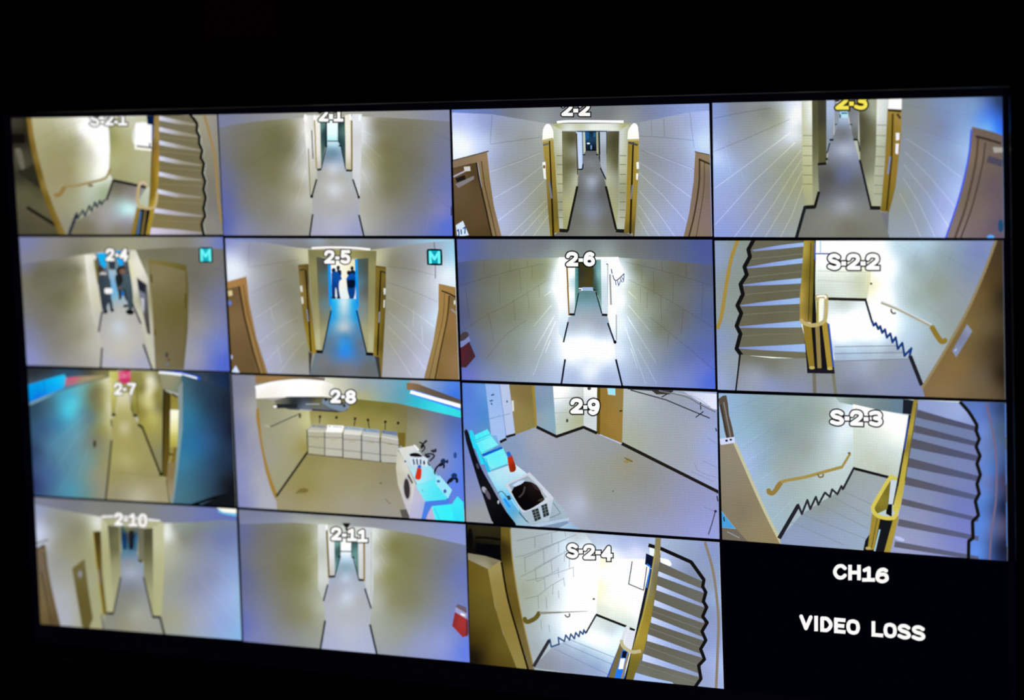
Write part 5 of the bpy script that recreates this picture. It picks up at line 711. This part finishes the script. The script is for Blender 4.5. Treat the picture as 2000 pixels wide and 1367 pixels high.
# ================================================================ 2-10 : corridor with board on the wall
COOL = (0.02, 0.02, 0.1)
M = Feed(mon, 'camera_picture', 'blurred corridor picture with a brown board on the left wall, captioned 2-10', (50, 960, .2268), QUAD['2-10'], [
 poly('120 150 a8a4bc 110 350 dcdcf8 160 380 ccc8d8 220 250 a4a09c 300 200 a09c90 300 450 a29c84 500 300 a09a78 450 500 a49e78 560 600 aca67c 330 700 aca69c 330 900 b8b2b4 350 1080 bab4bc 560 1100 b0aa84 600 900 aeaa80 250 600 a8a29c 420 350 989274 610 280 f0ecd8 600 400 b8b48c', '0,30 700,30 700,1300 0,1300'),
 poly('1180 300 b0aa84 1250 300 c8c4b8 1205 300 fcfcf4 1210 380 fcfcf4 1350 400 948f7c 1300 700 a8a498 1500 400 94909c 1700 400 8c8cb0 1450 800 a09ca8 1600 700 a09cb4 1780 700 a4acd8 1780 900 b0b8e8 1500 1100 b0acbc 1700 1150 a8b0e0 1850 1220 98bcea 1300 1100 aea894 1220 600 b8b49c 1835 900 a4c2e0 1250 450 c0bca4', '1090,200 1940,200 1940,1367 1090,1367')])
M.pattern(stroke(M.w(1.08, 1), 4, smooth('1500,590 1660,700 1842,835'), '1500,760 1845,1135', '1420,800 1560,1020 1740,1265', '1420,960 1520,1230'), stroke(M.w(.94, 1), 4, smooth('1590,480 1700,515 1828,565')))
M.add('ceiling', poly('150 80 94909c 400 110 8c8890 700 140 928e88 1000 170 96928c 1300 190 9490a0 1600 200 8c88b4 1700 230 8484b8 600 190 98948c', '40,30 1860,140 1860,260 1700,240 1500,262 1180,270 700,228 580,205 330,160 90,112'), stroke('7cc0f0', 22, '1660,165 1720,185 1840,208'), poly('ffffec', '1630,130 1850,145 1850,192 1700,176'))
M.add('ceiling_light', stroke('f4ecf0', 18, smooth('655,216 780,214 900,222 1160,254')))
M.add('lintel', poly('700 255 b4ae84 900 270 c0bc98 1140 280 b8b48c', '645,225 1182,258 1150,300 1095,318 900,305 712,292'))
M.add('pillar', poly('680 350 bcb68c 700 600 b4ae80 720 900 bab48c 670 300 c8c4a0', '650,240 712,290 745,700 762,1035 705,1045 665,600'))
M.add('pillar', poly('1130 350 c8c49c 1120 600 bcb68c 1140 900 b8b288 1150 450 c8c49c', '1092,312 1182,260 1200,500 1175,1070 1098,1066'))
M.add('inner_wall', poly('740 350 6c6848 780 400 84804f 800 600 a49e70 780 900 b4ae8c 730 700 a8a47c 760 500 7c784c', '708,290 812,303 818,560 822,725 760,1038 740,700'), poly('a8a478', '808,303 828,305 822,560 815,560'))
M.add('inner_wall', poly('1050 400 5c5838 1080 450 6c6844 1060 700 9c9870 1090 900 b0aa84 1040 550 807a50', '1018,318 1097,314 1102,1060 1090,1062 1018,722'), poly('990 400 807c60 1000 550 8c8868', '968,308 1020,318 1018,605 972,582'))
M.add('corridor_end', poly('850 400 1c4c6c 880 400 6c6c58 910 400 202838 940 380 2c3c54 830 450 3c7ca0 955 400 3c84a8 900 320 98905c', '818,298 972,308 966,520 828,515'))
M.add('person', poly('865 430 18406c 845 450 204c70', smooth('842,360 862,350 874,380 876,440 868,495 842,492 838,430'))); M.add('person', poly('20242c', smooth('895,335 925,332 934,380 934,440 926,496 896,494 890,440')), label='dark figure at the far end of the corridor')
M.add('floor', poly('890 520 5c8ca0 890 560 8c98a4 890 620 a4a2a4 900 700 b4b4c0 900 800 96949c 900 900 98948c 850 1000 9c9888 950 1050 b0aa9c 850 1130 a29c84 1100 1150 aaa498', '828,500 962,508 975,590 1016,620 1020,740 1095,1080 1168,1095 1200,1240 660,1180 690,1055 760,1045 822,740 818,560'), stroke('7c7c80', 14, '655,1060 672,1180'))
M.add('baseboard', stroke('22201c', 21, '702,1047 762,1050', '1092,1078 1168,1082'), stroke('3a3a34', 13, '760,1042 822,735', '1096,1075 1018,735'), stroke('34322e', 18, '1160,1082 1200,1240'), stroke('3a382c', 16, '974,588 1006,608'))
M.add('door', poly('100 600 8a6c58 180 1000 8c6a44 250 1100 7c5a34 150 500 8c6c54', smooth('60,500 110,480 172,462 195,650 235,860 305,1160', 4).tolist()+[(60,1160)]), stroke('563c2c', 11, smooth('135,680 180,900 228,1150')), stroke('6c4c34', 9, smooth('160,520 200,800 262,1150')), stroke('5c5050', 10, '95,447 198,412'), stroke('4c3c34', 10, '100,488 168,472'), label='brown door at the left edge')
M.add('notice_board', poly('470 700 84703c 520 1000 7a6228 450 900 7c642c', '403,660 510,578 542,830 582,1092 548,1180 488,1160 440,880'), ell('a09898', 472, 710, 17, 32), label='brown board with a pale spot on the left wall')
M.add('door', poly('620 400 5c3c0c 620 600 7c5810 670 900 8a6414 640 800 846010', '580,345 650,338 662,700 702,1058 665,1058 640,880 605,600'), stroke('bca858', 9, '583,350 608,600 645,880 668,1055'), stroke('948c8c', 11, '630,670 642,795'), label='ochre door at the end of the left wall')
caption(M, '2-10', [(766,842,180,292), (846,884,232,256), (888,966,184,300), (972,1052,188,308)], 25, edge='6c675c', ow=5)

# ================================================================ 2-11 : corridor with red box at right
COOL = (0.025, 0.035, 0.2)
N = Feed(mon, 'camera_picture', 'corridor picture with a red box at the right edge, captioned 2-11', (455, 980, .24145), QUAD['2-11'], [
 poly('80 250 847ca0 80 600 80789c 90 1000 8880bc 250 250 88827c 250 500 8c867c 250 900 948e9c 200 1080 9890b4 450 280 8c8660 450 550 8a844c 450 900 928c6c 600 300 94904e 600 600 94904e 600 900 9c9868 450 1100 9c989a 650 1100 a8a494 640 450 a8a474 700 300 dcd8c0 690 600 c8c4a4 700 850 c0bca4 1130 280 f4f4ec 1140 500 e0dcd0 1160 800 c0bca8 1200 350 b0ac8c 1250 600 9c9858 1300 350 8c863c 1300 800 9a9664 1200 1050 b0aca0 1450 450 908a54 1450 800 949068 1500 1150 a8a4c0 1700 500 8c8890 1700 800 9894a0 1850 600 8c88bc 1850 900 9494d0 1870 1200 8c90e8 1700 1150 a8a4d8 1350 1050 a8a494', '0,0 2000,0 2000,1400 0,1400')])
N.pattern(stroke(N.w(.95), 4, smooth('60,300 320,250 640,220'), smooth('90,610 400,470 640,370'), smooth('1250,270 1560,380 1890,512'), smooth('1200,330 1550,560 1890,835'), smooth('1450,720 1620,880 1780,1050')), stroke(N.w(1.1), 4, '600,460 690,400', '640,530 700,480', '1180,420 1250,520', '1190,560 1250,650', '1160,280 1230,380', '620,330 700,310'), stroke(N.w(1.05), 4, '1560,950 1540,1100', '220,960 280,1100'))
N.add('ceiling', poly('100 110 948ca0 300 120 9894a0 700 140 a49e90 1100 170 a49ea0 1500 210 a4a0ac 1800 250 a0a0d4 700 180 d8d4b8', '20,40 1940,170 1940,365 1885,350 1500,265 1150,210 700,182 500,168 60,180'))
N.add('left_wall_strip', poly('720 250 e4e0d4 740 600 dcd8c8 700 400 ccc8b4 735 740 c8c4b4', '688,182 762,182 776,660 735,805 690,700'), ell('ffffff', 760, 205, 8, 22), stroke('946c14', 15, '760,232 778,612'))
N.add('inner_wall', poly('790 300 f0ece4 800 450 e8e0dc 805 570 d0c4b8', '770,230 824,245 826,600 785,602'), poly('835 350 90b0a8 855 380 3c5c5c 835 500 7ca098', '820,280 874,290 870,440 826,600'))
N.add('inner_wall', poly('985 350 4c6c6c 1005 400 84a49c 1000 550 6c908c', '955,305 1018,315 1020,622 985,460 955,445'), poly('1035 350 e8e0dc 1035 550 d8ccc4', '1013,300 1058,310 1057,625 1018,622'), stroke('a47c18', 15, '1062,320 1064,642'))
N.add('right_wall_strip', poly('1100 300 dcd8d0 1100 600 d4d0c8 1110 750 d0ccc4', '1070,210 1132,214 1138,700 1122,858 1070,680'), stroke('b8b4a8', 5, '1120,240 1118,800'))
N.add('window', poly('ffffff', '872,300 958,300 956,396 876,396'), stroke('48687c', 10, '870,400 968,403'), label='bright white far window')
N.add('floor', poly('915 415 f8faff 915 440 e0ecf8 915 470 c0d4e4 915 520 98a8b0 910 610 ccd4e0 915 680 bcb8c4 920 760 d4d8e0 850 750 bcb6b8 1020 800 bcb6b4 920 900 c0bab8 930 1050 c4bec8 800 1120 bcb6c8 1080 1150 bcb8cc 880 600 b4b8c0 960 600 b4b8c0', '878,404 956,406 958,445 985,470 1020,640 1067,650 1122,860 1110,990 1170,1240 705,1200 748,960 735,800 775,660 778,612 826,608 868,450'))
N.add('baseboard', stroke('1c1c20', 18, '778,605 827,603', '1018,630 1058,633'), stroke('2a4a52', 10, '825,602 870,440', '1020,628 974,448'), ell('203038', 862, 440, 12, 8), ell('203038', 974, 450, 12, 8), stroke('2c3038', 13, '768,668 734,802', '1068,700 1120,862'), stroke('282a34', 16, '748,958 708,1200', '1110,990 1168,1240'))
N.add('ceiling_lamp', poly('1c1c18', '888,170 952,172 935,208 905,205'), ell('2c2824', 920, 218, 10, 12), label='dark ceiling lamp above the caption')
N.add('call_box', poly('1850 950 7c6070 1850 900 846878', '1800,850 1820,826 1890,852 1900,960 1860,1000'), poly('b4a4c8', '1803,848 1896,904 1892,952 1798,892'), poly('1840 980 !a83434 1860 1060 !98302f 1800 960 !8c2c30', '1798,890 1900,950 1888,1085 1862,1096 1774,1002'), poly('84303c', '1888,952 1920,960 1905,1080 1884,1088'), ell('f0ecf8', 1862, 912, 22, 10, 25), label='red box with a pale top on the right wall')
caption(N, '2-11', [(795,880,204,312), (884,922,256,282), (925,1005,212,318), (1008,1092,220,326)], 26, edge='282420', ow=10)

# ================================================================ S-2-4 : over-bright stairwell
COOL = (0.05, 0.05, 0.6)
O = Feed(mon, 'camera_picture', 'over-bright stairwell picture with an open ochre door at left, captioned S-2-4', (900, 1010, .265), QUAD['S-2-4'], [
 poly('420 150 b8b4ac 450 300 b8b4a4 600 200 b8b8b0 780 200 e4e8ec 850 150 d0d0c8 700 350 d4d4d0 550 450 bcb8a4 480 550 b0ac90 600 600 c4c0ac 750 500 e8e8e4 850 430 fdfdfd 950 450 ffffff 850 700 ffffff 700 750 e8e8e4 530 800 b8b8ac 560 950 b4b4ac 650 850 d4d8d8 480 720 b4b09c 950 650 fffff8 800 820 f8fcff 900 250 f4f4fc 830 560 fcfcf8 780 640 f0f0ec', '340,40 1050,60 1040,860 480,1110 360,400')])
O.pattern(stroke(O.w(.8), 5, '410,175 560,140 720,100', '400,292 460,285 640,215 850,128', '470,300 620,230 780,160', '440,440 560,380 775,252', '550,375 660,315 800,240', '480,470 620,440 835,368', '610,445 720,385', '560,475 615,450', '480,600 570,580 670,500 760,450', '545,140 548,225', '670,120 672,190', '768,105 774,145', '470,290 476,405', '608,230 615,345', '720,180 722,262', '548,370 556,470', '665,310 674,412', '765,245 764,330', '617,440 622,530', '717,370 722,445', '800,300 802,385', '570,575 573,670', '830,372 832,440', '682,490 676,570', '758,445 766,510', '630,590 634,680', '720,540 724,600', '590,760 596,830', '650,790 655,850'))
O.add('ceiling', poly('1000 150 d0d0dc 1100 200 d4d4e4 1200 180 c4c0e0 1300 240 dcdcf8 1100 270 f4f4f8 1340 170 bcb8d8 950 120 c8c8c8', '880,80 1395,130 1390,330 1200,330 1030,305 960,180'))
O.add('back_wall', poly('1060 400 fffff0 1100 400 ffffee 1200 400 ffffff 1045 350 fcf8d0 1100 600 fdfbe4 1200 700 f0ecd4 1280 650 fcfcf4 1050 680 e8e4c8 1180 780 e0dcc8 1020 500 fcf8c8 1240 780 e4e0d0 1270 300 fcfcff', '1030,300 1400,310 1350,540 1292,835 1220,810 1000,718 1005,620'))
O.add('window', poly('1300 430 ffffff 1350 420 f8fcff', '1262,320 1395,350 1360,540 1240,492'), stroke('3c4a5c', 7, '1264,325 1238,492 1348,538 1372,365'), label='bright window with a thin dark frame')
O.add('doorway', poly('150 100 3c3018 100 200 141008 200 250 04040a 260 150 302410 220 90 3c3018', '30,40 310,70 305,330 200,310 30,265'), stroke('0e0a08', 18, '110,150 180,150 295,165'), poly('06060a', '110,190 290,205 290,310 110,260'), ell('0c0a0c', 70, 160, 20, 80), label='dark gap above the open door')
O.add('door', poly('120 450 846014 150 700 7c5c18 120 900 5c3c08 100 1030 1c1008 300 950 846418 250 1050 6c4a10 180 480 8c6818', '40,300 200,378 250,650 310,850 420,1130 180,1110 40,1070'), poly('100 300 a09070 230 340 94805c 200 360 b0a080', '40,262 180,285 295,320 202,382 40,305'), poly('260 450 a88c44 350 800 a08434 440 1080 a48c40 240 400 b09858', np.vstack([xy('200,382 294,322'), smooth('294,322 345,600 402,820 495,1130'), smooth('420,1130 312,850 250,640 200,382')])), label='ochre door standing open')
O.add('door_frame', poly('330 150 8a6418 360 400 8c6820 320 300 503808 400 700 7c5814 450 850 8c6c30 520 1080 907040 310 200 3c2808', np.vstack([xy('298,40 368,40'), smooth('370,90 388,330 430,600 482,850 545,1120'), smooth('500,1130 430,900 352,600 302,330 296,90')])), stroke('1a1208', 14, smooth('300,330 348,600 424,870 498,1125')), stroke('b0904c', 8, smooth('366,90 384,330 426,600 478,850 540,1110')), label='ochre door frame')
O.add('floor', poly('1050 780 e0dcc8 1100 830 dcd8d0 1000 820 ece8dc 1050 900 f8ffff 950 900 f4ffff 1100 980 e0f4ff 850 920 e0e8f0 900 1000 b8c0d0 750 980 b8b4c0 800 1080 aca4b0 650 1050 a8a0a4 1000 1100 acb0cc 620 1090 a49c9c 1170 880 e8f4f8', '1000,722 1222,808 1235,840 1180,930 1105,1190 530,1110 680,950 925,850'), stroke('9c98a8', 4, '760,930 1130,1090', '690,970 1090,1160', '800,900 1150,1040'))
O.add('baseboard', stroke('201818', 18, '996,717 1222,806', '1236,814 1284,834'), stroke('383c44', 13, '1000,718 924,852'), stroke('3a6494', 12, '924,858 908,830 902,862 880,840 872,880 848,850 838,895 812,860 802,905 775,868 765,915 720,886 725,935 668,955 656,895'), stroke('3c3444', 25, '654,905 538,1100'), label='dark saw-toothed skirting down the stairs')
O.add('handrail', stroke('7c6414', 33, smooth('472,745 480,765 505,768 555,740 582,700')), stroke('a89488', 19, '582,706 740,700', w2=11), stroke('b4a49c', 10, '738,700 935,693', w2=4), stroke('443434', 9, smooth('768,718 785,735 802,728 802,708')), ell('5c5040', 982, 602, 9, 7), label='brown handrail on the left wall')
O.add('side_wall', poly('1550 200 b8b8c8 1700 230 acacc0 1850 250 a4a4c8 1830 500 a8a8b0 1850 700 a4a4bc 1850 900 a8a8cc 1850 1150 b4b0d8 1800 1200 b0acc4 1900 600 b0b8e8 1930 1100 c0c8f4 1450 180 c4c4dc', '1390,120 1960,150 1960,1310 1725,1280 1750,900 1780,500 1700,335 1480,235 1390,215'), stroke('a48874', 20, smooth('1800,180 1850,350 1880,520 1900,750 1896,950 1882,1290')), label='pale wall beside the stairs')
O.add('stair_flight', poly('1600 420 7c7868 1500 460 7c7664 1700 550 807c70 1600 650 7c7664 1550 800 787260 1700 850 7c7668 1500 950 787260 1650 1000 7c7668 1450 1080 807a68 1600 1150 8c8474 1350 1150 8c8474', '1478,235 1700,330 1795,465 1785,510 1805,550 1790,620 1812,660 1785,730 1815,775 1780,840 1805,905 1770,970 1795,1045 1755,1090 1770,1190 1725,1290 1230,1230 1300,1000 1400,700 1450,400'),
 poly('1600 350 b4b0c8 1700 400 a09cac 1480 300 d0d0f0', '1478,238 1700,330 1795,462 1780,470 1620,400 1470,330'), poly('ffffff', smooth('1470,300 1530,312 1555,345 1540,358 1480,335')),
 *[poly(f'{x0} {y0} !ccd8fc {(x0+1790)//2} {(y0+y1)//2} !a4b2de 1780 {y1} !9c9cb8', f'{x0},{y0} {x0-6},{y0+h} 1790,{y1+8} 1795,{y1-14}') for x0, y0, y1, h in ((1460,398,548,34), (1448,498,655,38), (1430,608,772,42), (1408,732,900,44), (1380,862,1030,48), (1345,1005,1178,52))], poly('!a8c0f0', '1290,1145 1275,1200 1600,1260 1560,1215 1450,1190'), stroke('948c78', 5, '1410,690 1790,830', '1390,815 1785,960', '1365,950 1775,1100', '1320,1085 1765,1225'))
O.add('stringer', stroke('1c1414', 27, '1385,205 1480,232 1700,330 1795,462'), stroke('1a1416', 25, '1795,455 1785,510 1808,552 1790,620 1815,662 1785,730 1818,776 1780,840 1808,906 1770,970 1798,1046 1755,1092 1772,1190 1722,1260'), label='black zigzag edge of the stairs')
O.add('banister', poly('e8dcdc', '1228,825 1295,840 1262,985 1200,950'), stroke('1c2030', 24, smooth('1405,380 1372,530 1335,700 1280,950 1215,1200')), stroke('3c8cf0', 9, '1398,370 1372,520'), poly('181c3c', '1368,265 1425,290 1412,380 1360,345'), stroke('3c8cf0', 12, '1372,345 1400,365'),
 poly('2c8cf0', '1192,965 1242,985 1205,1195 1120,1185'), poly('f8fcff', '1180,1040 1214,1040 1198,1118 1164,1118'), poly('14142c', '1195,985 1230,985 1218,1038 1188,1032'), stroke('2c60b8', 12, '1172,955 1080,1190'), stroke('14141c', 16, '1262,1000 1215,1195'), stroke('a89058', 15, '1240,1000 1188,1195'), poly('907844', '1175,925 1204,950 1132,1190 1092,1180'),
 poly('1460 200 a08c58 1460 300 a88c58 1420 400 948470 1400 500 a09880 1380 700 a88c20 1330 900 b89828 1270 1100 8c741c 1430 500 8c7430', '1440,120 1480,120 1470,300 1442,520 1402,760 1355,970 1265,1215 1218,1210 1260,1000 1340,720 1392,480 1430,250'), stroke('c8a848', 6, smooth('1436,250 1398,490 1348,720 1300,900')), stroke('e8d8d8', 23, smooth('1240,815 1225,815 1210,850 1190,920')), stroke('d0b890', 26, smooth('1186,905 1196,945 1225,972 1270,992 1330,985')), label='yellow looped banister')
caption(O, 'S-2-4', [(783,868,192,302), (872,902,238,266), (906,992,200,310), (996,1034,246,272), (1038,1122,210,322)], 26, edge='101018', ow=9)

# ================================================================ CH16 : no picture
COOL = (0, 0, 0.1)
P = Feed(mon, 'camera_picture', 'black picture reading CH16 VIDEO LOSS, bottom right of the screen', (1400, 1040, .3), QUAD['CH16'], [poly('!000008', '0,0 2100,0 2100,1400 0,1400')])
caption(P, 'CH16', [(757,848,205,306), (856,938,210,310), (945,1030,218,320), (1034,1120,228,330)], 24, ow=0, label='white lettering CH16')
def lift(bs, y0, sl): return [(a, b, y0+sl*(a-540), y0+sl*(a-540)+100) for a, b in bs]
caption(P, 'VIDEO LOSS', lift([(538,624),(630,664),(674,752),(764,838),(844,932),(1008,1084),(1086,1172),(1176,1264),(1268,1358)], 532, .093), 24, ow=0, slope=.09, label='white lettering VIDEO LOSS')
